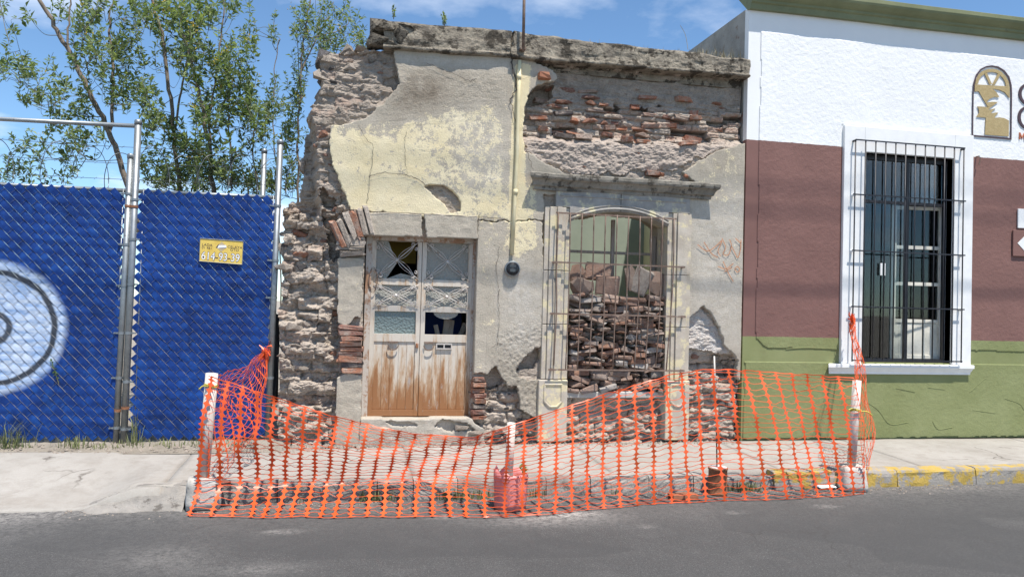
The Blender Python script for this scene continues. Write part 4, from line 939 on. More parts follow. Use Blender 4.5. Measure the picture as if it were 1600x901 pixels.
# ---- door: two rusted leaves in a peeling frame, set back in the wall
DY = .15
dxl, dxr = pt(573, 500, DY).x, pt(741, 500, DY).x; dz0, dz1 = pt(650, 651, DY).z, pt(650, 371, DY).z
DOORO = MB().box(dxl-.03, dxl+.035, DY-.01, DY+.09, dz0, dz1).box(dxr-.035, dxr+.03, DY-.01, DY+.09, dz0, dz1).box(dxl+.035, dxr-.035, DY-.01, DY+.09, dz1-.045, dz1+.03).build('door', M['door_frame'], HOUSE, bevel=.004)
DOORO['label'] = 'rusted double door with broken panes and scroll grilles'
mid = pt(657, 500, DY).x
zs = {k: pt(650, v, DY).z for k, v in dict(t=378, m1=436, m2=446, r1=478, r2=487, g=522, p=534, b=640).items()}
for side, (xa, xb) in enumerate(((dxl+.036, mid-.003), (mid+.003, dxr-.036))):
    m2 = MB(); st_ = .048; yA, yB = DY+.01, DY+.055
    m2.box(xa, xa+st_, yA, yB, dz0+.008, dz1-.047).box(xb-st_, xb, yA, yB, dz0+.008, dz1-.047)
    for z0, z1 in ((zs['t'], dz1-.047), (zs['m2'], zs['m1']), (zs['r2']+.0, zs['r1']), (zs['p'], zs['g']), (dz0+.008, zs['b'])):
        m2.box(xa+st_, xb-st_, yA+.003, yB-.003, min(z0, z1), max(z0, z1))
    m2.build('leaf_frame', M['door'], DOORO, bevel=.003)
    ia, ib = xa+st_, xb-st_; npl = 5
    for k in range(npl):         # boards
        a = ia+(ib-ia)*k/npl; b = ia+(ib-ia)*(k+1)/npl
        MB().box(a+.0007, b-.0007, yA+.016+(.001 if k % 2 else 0), yB-.006, zs['b']+.001, zs['p']-.001).build('plank', M['door'], DOORO, bevel=.003)
    MB().box(ia, ib, yA+.024, yA+.030, zs['p'], zs['b']+.0).build('back_board', M['door'], DOORO) if False else None
    # panes
    yG = DY+.036
    if side == 0:
        q = [(ia, zs['m1']), (ia+.26*(ib-ia), zs['m1']), (ia+.50*(ib-ia), zs['m1']+.17), (ia+.30*(ib-ia), zs['t']-.02), (ia+.28*(ib-ia), zs['t']), (ia, zs['t'])]
        MB().prism(q, yG, yG+.004).build('pane', M['frosted_grey'], DOORO)
        MB().prism([(ia+.28*(ib-ia), zs['m1']), (ib, zs['m1']), (ib-.02, zs['m1']+.03), (ia+.6*(ib-ia), zs['m1']+.06)], yG, yG+.004).build('pane', M['frosted_grey'], DOORO)
        MB().box(ia, ib, yG, yG+.004, zs['r1'], zs['m2']).build('pane', M['frosted_grey'], DOORO)
        MB().box(ia, ib, yG, yG+.004, zs['g'], zs['r2']).build('pane', M['frosted'], DOORO)
    else:
        MB().box(ia, ib, yG, yG+.004, zs['m1'], zs['t']).build('pane', M['frosted_grey'], DOORO)
        MB().box(ia, ib, yG, yG+.004, zs['r1'], zs['m2']).build('pane', M['frosted_grey'], DOORO)
        c = (ia+ib)/2; MB().prism([(c-.14, zs['r2'])]+[(c+.14*math.cos(a), zs['r2']-.075*math.sin(a)) for a in np.linspace(PI, 0, 10)]+[(c+.14, zs['r2'])], yG, yG+.004).build('pane', M['frosted_grey'], DOORO)
    # scroll grilles
    for z0, z1 in ((zs['m1'], zs['t']), (zs['r1'], zs['m2'])):
        m2 = MB(); c = (ia+ib)/2; zc_ = (z0+z1)/2; hw, hh = (ib-ia)/2+.02, abs(z1-z0)/2+.01; y = yA-.012
        for sx in (-1, 1):
            for sz in (-1, 1):
                m2.tube([(c, y, zc_), (c+sx*hw, y, zc_+sz*hh)], .0048, 6); LN = math.hypot(hw, hh); ux, uz = sx*hw/LN, sz*hh/LN
                for off in (.30, -.30):     # petals either side of each spoke
                    P = []
                    for t in np.linspace(0, 1, 9):
                        bl = math.sin(PI*t**.8)*off*.10; P.append((c+ux*LN*.78*t-uz*bl, y-.002, zc_+uz*LN*.78*t+ux*bl))
                    m2.tube(P, .0026, 5)
                sc = [(c+sx*(hw*.70+.022*math.cos(a)*(1-a/14)), y-.002, zc_+sz*(hh*.92-.024+.024*math.sin(a)*(1-a/14))) for a in np.linspace(0, 9, 20)]; m2.tube(sc, .0034, 5)
                sc = [(c+sx*(hw*.92-.02+.02*math.sin(a)*(1-a/14)), y-.002, zc_+sz*(hh*.60+.022*math.cos(a)*(1-a/14))) for a in np.linspace(0, 9, 20)]; m2.tube(sc, .0034, 5)
        m2.lathe([(.0, -.010), (.016, -.008), (.018, 0), (.0, .006)], (c, y, zc_), 10, 'Y')
        m2.build('scroll_grille', M['iron_white'], DOORO, True)
xq = (mid+dxr)/2-.03
zq = pt(690, 541, DY).z
MB().box(xq-.09, xq-.078, DY+.004, DY+.026, zq-.03, zq+.03).box(xq+.078, xq+.09, DY+.004, DY+.026, zq-.03, zq+.03).box(xq-.078, xq+.078, DY+.004, DY+.026, zq+.02, zq+.03).box(xq-.078, xq+.078, DY+.004, DY+.026, zq-.03, zq-.02).box(xq-.006, xq+.006, DY+.004, DY+.026, zq-.02, zq+.02).build('mail_slot', M['iron_white'], DOORO)
MB().box(xq-.078, xq+.078, DY+.018, DY+.024, zq-.02, zq+.02).build('slot_flap', M['black'], DOORO)
MB().box(mid-.045, mid-.015, DY-.012, DY+.012, zq-.02, zq+.03).build('lock', M['rust'], DOORO, bevel=.004)
for hx in ((dxl+mid)/2, mid+.10): MB().tube([(hx+.055*math.cos(a), DY-.006, zq+.01+.055*math.sin(a)) for a in np.linspace(PI, 2*PI, 12)], .006, 6).box(hx-.05, hx+.05, DY-.002, DY+.012, zq+.03, zq+.05).build('pull_handle', M['iron'], DOORO)
# a coil of wire hung at the left stile
m2 = MB()
for k in range(3): m2.tube([(dxl+.055+(.042+.004*k)*math.cos(a), DY-.015-.005*k, 1.78+(.14-.02*k)*math.sin(a)) for a in np.linspace(0, 2*PI, 22)], .003, 5)
m2.build('wire_loop', M['iron'], DOORO)
# things lying behind the broken lower pane
cl = tag(MB().box(mid+.05, dxr-.05, .8, .82, zs['g']-.1, 1.95).build('blue_cloth', plain('blue_cloth', (.03, .06, .22), .9)), 'dark blue cloth hanging inside the broken right door pane', 'cloth')
oc = tag(MB().box(dxl+.22, mid-.02, .78, .80, pt(650, 410, .5).z, 2.35).build('ochre_cloth', M['ochre']), 'ochre cloth hanging inside the broken upper left door pane', 'cloth')
CLD = MB()
for k, (a, h, w_) in enumerate(((683, .09, .05), (700, .13, .12), (722, .11, .05), (731, .10, .04))):
    p = pt(a, 518, .40); mm = Matrix.Translation((p.x, .40+.02*k, zs['g']+h*.5-.03)) @ Matrix.Rotation((-.25, .1, .35, .45)[k], 4, 'Y')
    o = tag(MB().box(-w_/2, w_/2, -.02, .02, -h, h, mm).build('broken_board', M['old_wood']), ('narrow broken board leaning left behind the lower right door pane', 'broad torn board behind the lower right door pane', 'slim leaning board right of the broad torn one behind the door pane', 'rightmost tilted board behind the lower right door pane')[k], 'board', 'boards behind the broken door pane')

# ---- dry stack of salvaged bricks and slabs that fills the window
STK = thing('rubble_stack', ((JL1+JR0)/2, .2, pt(960, 612).z), 'dry stack of broken bricks, tiles and slabs filling the barred window', 'rubble')
zb0, zt0 = pt(960, 611).z, pt(960, 459).z
r = random.Random(9); z = zb0; n_ = 0
while z < zt0-.02:
    h = r.uniform(.040, .075); x = JL1+.006+r.uniform(0, .03)
    hb = .0
    while x < JR0-.05:
        L = min(r.choice((.10, .14, .18, .22, .26)), JR0-.004-x); t_ = h*r.uniform(.75, 1.05); c = x+L/2
        sag = .016*math.sin(x*5+z*9)
        if L > .05:
            if r.random() < .42:
                inst('stone', r.choice(ROCKS), M['infill'], STK, (c, .10+r.uniform(-.05, .05), z+t_/2+sag), (L*.95, .20, t_*1.35), (0, r.gauss(0, .15), 0))
            else:
                inst('brick', r.choice(SLABS), M['infill'], STK, (c, .11+r.uniform(-.06, .05), z+t_/2+sag), (L/.24*.98, r.uniform(1.0, 1.35), t_/.04), (r.gauss(0, .09), r.gauss(0, .13), r.gauss(0, .2)))
        x += L+r.uniform(.0, .012)
    z += h*.95; n_ += 1
for k, (a, b, w_, h_, tl) in enumerate([(905, 428, .18, .24, 0), (937, 424, .30, .20, .03), (908, 448, .30, .24, .1), (948, 446, .27, .22, -.02), (985, 437, .16, .30, .25), (1000, 440, .22, .30, -.25), (1022, 440, .26, .28, -.12), (968, 500, .26, .12, .4), (1010, 525, .22, .24, .05), (1002, 507, .24, .16, .02), (958, 548, .12, .18, .1)]):
    p = pt(a, b, .10); o = inst('slab', r.choice(SLABS) if k % 2 else ROCKS[k+2], M['infill'], STK, (p.x, (.16 if k in (0, 1) else .085)-.03*(k > 6), p.z), (w_/.24, h_/.16, 1.25) if k % 2 else (w_*1.08, h_*1.1, .06), (PI/2+r.gauss(0, .12), -tl+r.gauss(0, .10), r.gauss(0, .15)))
MB().box(JL1+.01, JR0-.01, .17, .32, zb0, zt0-.02).build('packing', M['stone'], STK)
# ------------------------------------------------------------------ painted building next door
NB = thing('painted_building', (7.5, 2, 0), 'freshly painted building in white, maroon and olive bands with a barred window', 'building')
NX0, NX1, NTOP = 4.635, 13.0, pt(1400, 38).z
wx0, wx1 = pt(1346, 400, .0).x, pt(1487, 400, .0).x; wz0, wz1 = pt(1415, 567).z, pt(1415, 243).z
sx0, sx1, sz1 = pt(1314, 400).x, pt(1516, 400).x, pt(1400, 203).z
SZ0 = wz0-.01
# smooth render body with the window opening
m2 = MB()
YB = .0065
for a, b, c, d in ((NX0, wx0, 0, NTOP), (wx1, NX1, 0, NTOP), (wx0, wx1, 0, wz0), (wx0, wx1, wz1, NTOP)): m2.box(a, b, YB, .10, c, d)
m2.build('wall', M['smooth_paint'], NB)
MB().box(NX0-.004, NX0+.22, .101, 7, 0, NTOP+.0).box(NX1-.3, NX1, .42, 7, 0, NTOP).box(NX0+.22, NX1-.3, 6.7, 7, 0, NTOP).build('side_wall', M['side_wall'], NB)
MB().box(NX0+.22, NX1-.3, .101, 6.7, NTOP-.35, NTOP-.15).build('roof', M['side_wall'], NB)
# rough stucco coats, left short of the corner and of the smooth band
def stucco(name, x0, x1, zlo, zhi, step, seed, holes=(), edge=.0):
    xs_ = np.arange(x0, x1+step*.5, step); zs_ = np.arange(zlo-.06, zhi+step*.5, step); X, Z = np.meshgrid(xs_, zs_)
    ok = np.ones(X.shape, bool)
    for (a, b, c, d) in holes: ok &= ~((X > a) & (X < b) & (Z > c) & (Z < d))
    ok &= (Z > zlo+edge*fbm(X*2.2, 0*Z, 0, 3, seed+5)+.006*noise(X*15, 0*Z, 0, seed)) & (X > x0+.012+.012*noise(0*X, Z*9, 0, seed+8))
    if edge: ok &= ~((X < x0+.19) & (Z < zlo+.115*sstep(x0+.19, x0+.02, X)+.02*noise(X*8, Z*8, 0, 3)))
    Y = .0008-.0026*fbm(X*34, Z*38, 0, 3, seed, .55)-.0014*fbm(X*2, Z*2, 0, 2, seed+1)
    idx = np.full(X.shape, -1); cell = ok[:-1, :-1] & ok[1:, :-1] & ok[:-1, 1:] & ok[1:, 1:]
    us = np.zeros(X.shape, bool); us[:-1, :-1] |= cell; us[1:, :-1] |= cell; us[:-1, 1:] |= cell; us[1:, 1:] |= cell
    idx[us] = np.arange(us.sum()); F = np.stack([idx[:-1, :-1][cell], idx[:-1, 1:][cell], idx[1:, 1:][cell], idx[1:, :-1][cell]], 1)
    V = np.stack([X[us], Y[us], Z[us]], 1)
    E = np.concatenate([F[:, [0, 1]], F[:, [1, 2]], F[:, [2, 3]], F[:, [3, 0]]]); key = np.minimum(E[:, 0], E[:, 1]).astype(np.int64)*10**7+np.maximum(E[:, 0], E[:, 1])
    u_, inv, cnt = np.unique(key, return_inverse=True, return_counts=True); BE = E[cnt[inv] == 1]; bv = np.unique(BE); mp = np.full(len(V), -1); mp[bv] = np.arange(len(bv))+len(V)
    VB = V[bv].copy(); VB[:, 1] = YB+.002
    F2 = np.stack([BE[:, 1], BE[:, 0], mp[BE[:, 0]], mp[BE[:, 1]]], 1)
    return make(name, np.concatenate([V, VB]), F.tolist()+F2.tolist(), M['stucco'], NB, True)
xs0 = pt(1181, 400).x; hole = (sx0-.01, sx1+.01, -1, sz1+.01)
stucco('stucco_coat', xs0, 9.2, pt(1380, 547).z, NTOP-.28, .013, 91, (hole,), .03)
stucco('stucco_coat', NX0+.01, 9.2, .0, pt(1380, 566).z, .015, 95, ((0, 0, 0, 0),), 0)
# old render cracks and trowel marks in the olive base
for s_ in ([(1228, 545), (1260, 543), (1310, 545)], [(1350, 625), (1372, 640), (1390, 662), (1420, 659)], [(1400, 606), (1430, 612)], [(1450, 605), (1476, 608)], [(1540, 590), (1515, 612), (1525, 605)], [(1457, 658), (1466, 670), (1488, 667)], [(1520, 640), (1555, 645)], [(1570, 622), (1592, 630), (1600, 640)], [(1240, 612), (1270, 606)], [(1180, 590), (1205, 583)]):
    MB().tube(catmull([pt(a, b, .0005) for a, b in s_], 5), .0042, 5).build('trowel_mark', M['stucco'], NB)
# cornice
prof = [(.02, .0), (-.05, .0), (-.055, .06), (-.075, .075), (-.075, .10), (-.11, .12), (-.15, .155), (-.16, .18), (-.16, .225), (-.13, .24), (.1, .25), (.3, .25)]
V = []; F = []; K = len(prof); XS = np.linspace(NX0-.01, NX1, 40)
for x in XS:
    for (y, z) in prof: V.append((x, y+.004*float(noise(x*2, z*9, 0, 3)), NTOP-.03+z*1.05+.004*float(noise(x*1.3, 0, 0, 5))))
for i in range(len(XS)-1):
    for j in range(K-1): F.append((i*K+j, (i+1)*K+j, (i+1)*K+j+1, i*K+j+1))
F += [tuple(range(K)), tuple(range(len(XS)*K-1, len(XS)*K-K-1, -1))]
make('cornice', V, F, M['green_cornice'], NB, False)
# window surround, sill
WS = MB().box(sx0, wx0, -.034, .2, SZ0, sz1).box(wx1, sx1, -.034, .2, SZ0, sz1).box(wx0, wx1, -.034, .2, wz1, sz1).build('window_surround', M['white'], NB, bevel=.006)
slx0, slx1 = pt(1294, 572, -.08).x, pt(1526, 572, -.08).x; zt_ = SZ0-.003; zb_ = zt_-.125
prof = [(.0, 0), (-.026, .0), (-.030, .03), (-.042, .05), (-.052, .075), (-.064, .085), (-.064, .12), (-.058, .128), (.02, .130)]
V = []; F = []; K = len(prof)
for x, e in ((slx0, 1), (slx1, -1)):
    for (y, z) in prof: V.append((x+e*(.085+y)*.8, y, zb_+z*.96))
F = [(j, K+j, K+j+1, j+1) for j in range(K-1)]+[tuple(range(K)), tuple(range(2*K-1, K-1, -1))]
make('window_sill', V, F, M['white'], NB, False)
# casement: dark steel frame, glass, inner cream door, dark room
WN = MB().box(wx0+.003, wx0+.05, .10, .15, wz0+.002, wz1).box(wx1-.03, wx1-.003, .10, .15, wz0+.002, wz1).box(wx0+.05, wx1-.03, .10, .15, wz1-.06, wz1-.002).box(wx0+.05, wx1-.03, .10, .15, wz0+.002, wz0+.05).build('window', M['black_iron'], NB, bevel=.003)
xm = pt(1416, 400, .12).x; zm = pt(1416, 318, .12).z
MB().box(xm-.022, xm+.022, .105, .145, wz0+.05, wz1-.06).build('mullion', M['black_iron'], WN, bevel=.003)
MB().box(wx0+.05, xm-.022, .107, .143, zm-.018, zm+.018).build('transom', M['black_iron'], WN); MB().box(xm+.022, wx1-.05, .107, .143, zm-.018, zm+.018).build('transom', M['black_iron'], WN)
for a, b, c, d in ((wx0+.05, xm-.022, zm+.018, wz1-.06), (xm+.022, wx1-.05, zm+.018, wz1-.06), (wx0+.05, xm-.022, wz0+.05, zm-.018)):
    MB().box(a, b, .124, .128, c, d).build('pane', M['window_glass'], WN)
# the opened inner casement behind
ic = MB(); ya = .20; x0, x1 = pt(1399, 400, ya).x, pt(1474, 400, ya).x; zt2, zb2 = pt(1440, 322, ya).z, wz0+.03; W = x1-x0; mm = Matrix.Translation((x1, ya, 0)) @ Matrix.Rotation(math.radians(-7), 4, 'Z')
rails = [zt2, pt(1440, 384, ya).z, pt(1440, 441, ya).z, pt(1440, 499, ya).z, zb2]
ic.box(-W, -W+.075, 0, .04, zb2, zt2, mm).box(-.06, 0, 0, .04, zb2, zt2, mm)
for zr in rails[:4]: ic.box(-W+.075, -.06, .002, .038, zr-.045, zr, mm)
ic.box(-W+.075, -.06, .002, .038, zb2, zb2+.06, mm).box(-W+.075, -.06, .012, .03, zb2+.06, rails[3]-.05, mm).box(-W+.17, -W+.205, .002, .038, rails[3], zt2-.045, mm)
ic.build('inner_casement', M['cream_wood'], WN, bevel=.003)
MB().box(-W+.205, -.06, .018, .022, rails[3], zt2-.045, mm).build('pane', M['window_glass'], WN)
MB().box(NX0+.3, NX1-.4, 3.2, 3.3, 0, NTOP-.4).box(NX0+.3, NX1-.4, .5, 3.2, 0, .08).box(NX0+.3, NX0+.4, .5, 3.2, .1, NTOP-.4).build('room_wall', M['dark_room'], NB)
for k in (-1, 1): MB().box(pt(1380, 420, .09).x+k*.022-.014, pt(1380, 420, .09).x+k*.022+.014, .094, .099, pt(1380, 430, .09).z, pt(1380, 411, .09).z).build('latch_plate', M['white'], WN)
# black bar grille standing off on brackets
G2 = bpy.data.objects.new('window_grille', None); G2.location = (7, -.14, 2); scene.collection.objects.link(G2); G2.parent = NB; G2.matrix_parent_inverse = Matrix.Translation(-NB.location); G2['label'] = 'black iron bar grille over the tall window'
gy = -.085; ga, gb = pt(1334, 400, gy).x, pt(1504, 400, gy).x; gz1, gz0 = pt(1420, 225, gy).z, pt(1420, 568, gy).z+.02
for k in range(12):
    x = ga+(gb-ga)*k/11; MB().tube([(x, gy, gz0+(0 if k in (0, 11) else 0)), (x, gy, gz1)], .0085, 6).build('bar', M['black_iron'], G2, True)
for py_ in (225, 309, 395, 481, 566):
    zq = pt(1420, py_, gy).z+(.02 if py_ == 566 else 0); e = .03 if py_ not in (225, 566) else .008
    MB().box(ga-e, gb+e, gy-.014, gy-.004, zq-.008, zq+.008).build('crossbar', M['black_iron'], G2)
    for xx in (ga, gb):
        if py_ != 566: MB().box(xx-.010, xx+.010, gy-.003, -.03, zq-.02, zq+.002).build('bracket', M['black_iron'] if py_ == 225 else M['white'], G2)
# painted emblem: arched outline, fan light and palm-like leaves
EY = -.011
EM = bpy.data.objects.new('emblem', None); EM.location = tuple(pt(1549, 160)); scene.collection.objects.link(EM); EM.parent = NB; EM.matrix_parent_inverse = Matrix.Translation(-NB.location); EM['label'] = 'ochre arched window and leaf emblem in a dark outline'
# local frame: zoomed drawing 661x901 covers bearings 1490..1600, 90..240
def ez(u, v, y=EY): p = pt(1490+u*110/661, 90+v*150/901, y); return (p.x, p.y, p.z)
def poly_obj(name, mat, loops, y):
    m3 = MB()
    for lp in loops:
        P = [ez(a, b, y) for a, b in lp]; n = len(P)
        m3.add(P+[(p[0], p[1]+.006, p[2]) for p in P], [tuple(range(n))]+[(i, n+i, n+(i+1) % n, (i+1) % n) for i in range(n)])
    return m3.build(name, mat, EM)
outl = [(172, 738), (180, 330), (186, 240), (210, 160), (255, 105), (310, 80), (362, 74), (420, 84), (480, 120), (525, 180), (546, 260), (550, 340), (545, 770)]
inn = [(184, 726), (190, 330), (198, 245), (220, 170), (262, 118), (312, 93), (362, 87), (415, 97), (470, 132), (513, 188), (533, 262), (538, 340), (533, 755)]
m3 = MB(); n = len(outl)
P = [ez(a, b) for a, b in outl]+[ez(a, b) for a, b in inn]+[ez(a, b, .0) for a, b in outl]+[ez(a, b, .0) for a, b in inn]
m3.add(P, [(i, (i+1) % n, n+(i+1) % n, n+i) for i in range(n)]+[(2*n+i, 2*n+(i+1) % n, (i+1) % n, i) for i in range(n)]+[(n+i, n+(i+1) % n, 3*n+(i+1) % n, 3*n+i) for i in range(n)])
m3.build('outline', M['ink'], EM)
# fan: arch band, spokes, crossbar; then body pieces around the white leaves
fan_o = [(203, 250), (212, 205), (235, 160), (275, 126), (320, 110), (362, 106), (405, 112), (450, 135), (492, 180), (516, 225), (524, 268)]
fan_i = [(231, 248), (238, 215), (258, 180), (288, 154), (322, 140), (362, 135), (398, 141), (432, 160), (466, 196), (486, 232), (493, 268)]
poly_obj('gold_fan', M['gold'], [[fan_o[i], fan_o[i+1], fan_i[i+1], fan_i[i]] for i in range(10)]+[[(290, 150), (312, 142), (362, 252), (338, 252)], [(418, 150), (440, 164), (388, 256), (364, 254)]], EY)
poly_obj('gold_body', M['gold'], [[(200, 252), (527, 272), (528, 380), (480, 325), (430, 302), (366, 294), (402, 325), (432, 372), (380, 370), (335, 390), (310, 422), (366, 415), (418, 418), (380, 446), (322, 462), (238, 318), (198, 318)],
          [(322, 464), (382, 446), (345, 470), (326, 492), (360, 484), (396, 476), (360, 510), (352, 526), (385, 518), (422, 516), (396, 545), (384, 566), (430, 562), (476, 568), (520, 592), (518, 740), (294, 724), (304, 564), (216, 556), (240, 520), (236, 480), (224, 458)]], EY)
# lettering that runs out of the picture: two dark capitals and an orange one below
def ring(c, r0x, r0z, th, a0, a1, mat, nm):
    m3 = MB(); n = 30; P = []
    for k in range(n+1):
        a = math.radians(a0+(a1-a0)*k/n)
        for s_ in (1.0, 0.0): P.append((c[0]+(r0x-th*(1-s_)*(.55+.45*abs(math.cos(a))))*math.cos(a), EY, c[2]+(r0z-th*.7*(1-s_))*math.sin(a)))
    nn = len(P); m3.add(P+[(p[0], .0, p[2]) for p in P], [(2*k, 2*k+2, 2*k+3, 2*k+1) for k in range(n)]+[(2*k, nn+2*k, nn+2*k+2, 2*k+2) for k in range(n)]+[(2*k+1, 2*k+3, nn+2*k+3, nn+2*k+1) for k in range(n)]); m3.build(nm, mat, EM)
c1 = pt(1608.5, 147.5, EY); c2 = pt(1607.5, 184.2, EY)
ring(c1, .165, .146, .045, 38, 322, M['ink'], 'letter'); ring(c2, .168, .154, .045, 38, 322, M['ink'], 'letter')
a, b = pt(1593.5, 207, EY), pt(1593.0, 217.5, EY); h = a.z-b.z; w2 = h*1.0
m3 = MB()
for q in ([(0, 0), (.16, 0), (.16, 1), (0, 1)], [(.16, 1), (.5, .35), (.5, .10), (.14, .75)], [(.84, 1), (.86, .75), (.5, .10), (.5, .35)], [(.84, 0), (1, 0), (1, 1), (.84, 1)]):
    m3.prism([(b.x+u*w2, b.z+v*h) for u, v in q], EY, .0)
m3.build('letter', M['orange_paint'], EM)
# hook on the wall and two small plates at the picture's edge
p = pt(1527, 247, -.02); tag(MB().tube([(p.x, .01, p.z+.02), (p.x, -.05, p.z+.02), (p.x+.015, -.055, p.z-.01), (p.x, -.05, p.z-.09)], .008, 6).build('wall_hook', M['iron']), 'small rusty hook in the wall right of the tall window', 'hook')
a, b = pt(1591, 326, -.02), pt(1591, 356, -.02)
WP = MB().box(a.x, a.x+.55, -.022, -.004, b.z, a.z).build('white_plate', M['white'], None, bevel=.003); tag(WP, 'blank white plate on the maroon wall at the right edge', 'plate')
a, b = pt(1583, 359, -.02), pt(1583, 400, -.02)
DP = thing('direction_plate', (a.x+.2, -.01, b.z), 'maroon plate with a white diamond below the white plate', 'plate')
MB().box(a.x, a.x+.62, -.024, -.004, b.z, a.z).build('board', M['smooth_paint'], DP, bevel=.006)
cz = (a.z+b.z)/2; MB().prism([(a.x+.065, cz), (a.x+.24, cz-.155), (a.x+.42, cz), (a.x+.24, cz+.155)], -.028, -.025).build('diamond', M['white'], DP)
# ------------------------------------------------------------------ chain-link gates with woven blue slats
FY = .13
A45 = math.radians(47)
dS = (math.cos(A45), -math.sin(A45)); nS = (math.sin(A45), math.cos(A45)); SW = .0715
def panel(x0, x1, z0, z1, label, stiles, group='blue slatted gate leaves'):
    P = thing('gate_leaf', ((x0+x1)/2, FY, 0), label, 'gate', group)
    W, H = x1-x0, z1-z0; amp = .0035; T = int((W*abs(dS[0])+H*abs(dS[1]))/SW)+6
    kmin = -2; kmax = int((W*nS[0]+H*nS[1])/SW)+2
    mid_ = lambda k, t: (k*SW*nS[0]+t*dS[0], k*SW*nS[1]+t*dS[1])
    for k in range(kmin, kmax+1):
        ts = np.arange(-40*SW, 60*SW, SW/3); pts_ = [mid_(k, t) for t in ts]
        ok = [i for i, (x, z) in enumerate(pts_) if -.012 <= x <= W+.012 and -.006 <= z <= H+.012]
        if len(ok) < 5: continue
        V = []; F = []
        wv = random.uniform(-.002, .002)
        for i in ok:
            t = ts[i]; x, z = pts_[i]; y = FY+amp*math.cos(PI*t/SW+PI*k)+wv
            for s_, dy in ((-.474, .001), (0, -.0006), (.474, .001)): V.append((x0+x+nS[0]*SW*s_, y+dy+.0012*math.sin(t*7+k), z0+z+nS[1]*SW*s_))
        n = len(ok)
        for i in range(n-1):
            for j in (0, 1): F.append((3*i+j, 3*i+j+1, 3*i+j+4, 3*i+j+3))
        o = make('slat', V, F, M['slat'], P, False); md = o.modifiers.new('solid', 'SOLIDIFY'); md.thickness = .0012
    m2 = MB()
    for j in range(-42, 62):       # rising wires, in front of every second slat
        c = []
        for k4 in range(2*kmin, 2*kmax+1):
            kk = k4/2; x, z = mid_(kk, j*SW)
            if not (-.01 <= x <= W+.01 and 0 <= z <= H+.01): continue
            if k4 % 2 == 0:
                k = k4//2; y = FY-.0045 if (j+k) % 2 == 0 else FY+.008
            else: y = FY
            c.append((x0+x, y, z0+z))
        if len(c) > 2: m2.tube(c, .0016, 4, False)
    for k in range(kmin, kmax+1):
        c = []
        for j in range(-42, 62):
            x, z = mid_(k+.5, j*SW)
            if -.01 <= x <= W+.01 and 0 <= z <= H+.01: c.append((x0+x, FY-.0028, z0+z))
        if len(c) > 1: m2.tube(c, .0016, 4, False)
    w_ = m2.build('wire_mesh', M['wire'], P, fixn=False); w_['kind'] = 'stuff'
    MB().tube([(x0-.05, FY+.03, z1-.005), (x1+.05, FY+.03, z1+.005)], .021, 10).build('top_rail', M['galv'], P, True)
    for xx in stiles: MB().tube([(xx, FY+.005, z0-.02), (xx+.004, FY+.005, z1+.02)], .007, 6).build('tension_bar', M['galv'], P, True)
    return P
def fpost(pa, pb, r, label, cat='post', bands=(), cap=True, y=FY):
    a, b = pt(pa[0], pa[1], y), pt(pb[0], pb[1], y); b.z = min(b.z, .0)
    T = thing('fence_post', (b.x, y, b.z), label, cat, 'galvanised fence posts')
    MB().tube([b, a], r, 14).build('tube', M['galv'], T, True)
    if cap: MB().lathe([(r*1.12, -.01), (r*1.14, .02), (r*.95, .035), (r*.3, .042)], a, 14).build('cap', M['galv'], T, True)
    ax = (a-b).normalized()
    for (bp, mat, dirx) in bands:
        q = pt(bp[0], bp[1], y); t = (q.z-b.z)/(a.z-b.z); c = b+(a-b)*t
        m2 = MB().tube([c-ax*.012, c+ax*.012], r*1.13, 14)
        if dirx: m2.box(min(c.x, c.x+dirx), max(c.x, c.x+dirx), y-.016, y-.006, c.z-.008, c.z+.008).lathe([(.008, -.012), (.008, .0)], (c.x+dirx*.9, y-.016, c.z), 8, 'Y')
        m2.build('band', mat, T)
    return T
gS, rS = M['galv'], M['rust']
fpost((204, 246), (181, 692), .030, 'shorter left tube of the paired gate posts with rusty straps', bands=[((201, 322), rS, 0), ((186, 641), rS, 0), ((198, 303), gS, -.07), ((195, 382), gS, -.07), ((192, 446), gS, -.07), ((188, 520), gS, -.07), ((185, 590), gS, -.07), ((183, 668), gS, -.07)])
fpost((216, 193), (193, 692), .034, 'taller right tube of the paired gate posts holding the top pipe', bands=[((210, 323), rS, 0), ((196, 637), rS, 0), ((211, 312), gS, .07), ((207, 374), gS, .07), ((204, 444), gS, .07), ((201, 520), gS, .07), ((198, 596), gS, .07), ((195, 670), gS, .07)])
fpost((438, 224), (418, 692), .032, 'tall end post of the fence beside the ruined wall', bands=[((434, 322), gS, -.08), ((431, 407), gS, -.08), ((427, 465), gS, -.08), ((423, 590), gS, -.08)])
q = fpost((413, 238), (408, 330), .030, 'short rear post just left of the tall end post', y=.75)
xr = pt(189, 480, FY)
xl0 = pt(-260, 480, FY).x
panel(xl0, pt(187, 470, FY).x+.012, .075, pt(100, 293, FY).z, 'left blue slatted gate leaf with a sprayed white disc', (pt(185, 480, FY).x,))
panel(pt(214, 470, FY).x-.012, pt(424, 470, FY).x+.012, .075, pt(320, 303, FY).z, 'right blue slatted gate leaf carrying the yellow sign', (pt(217, 480, FY).x, pt(421, 480, FY).x))
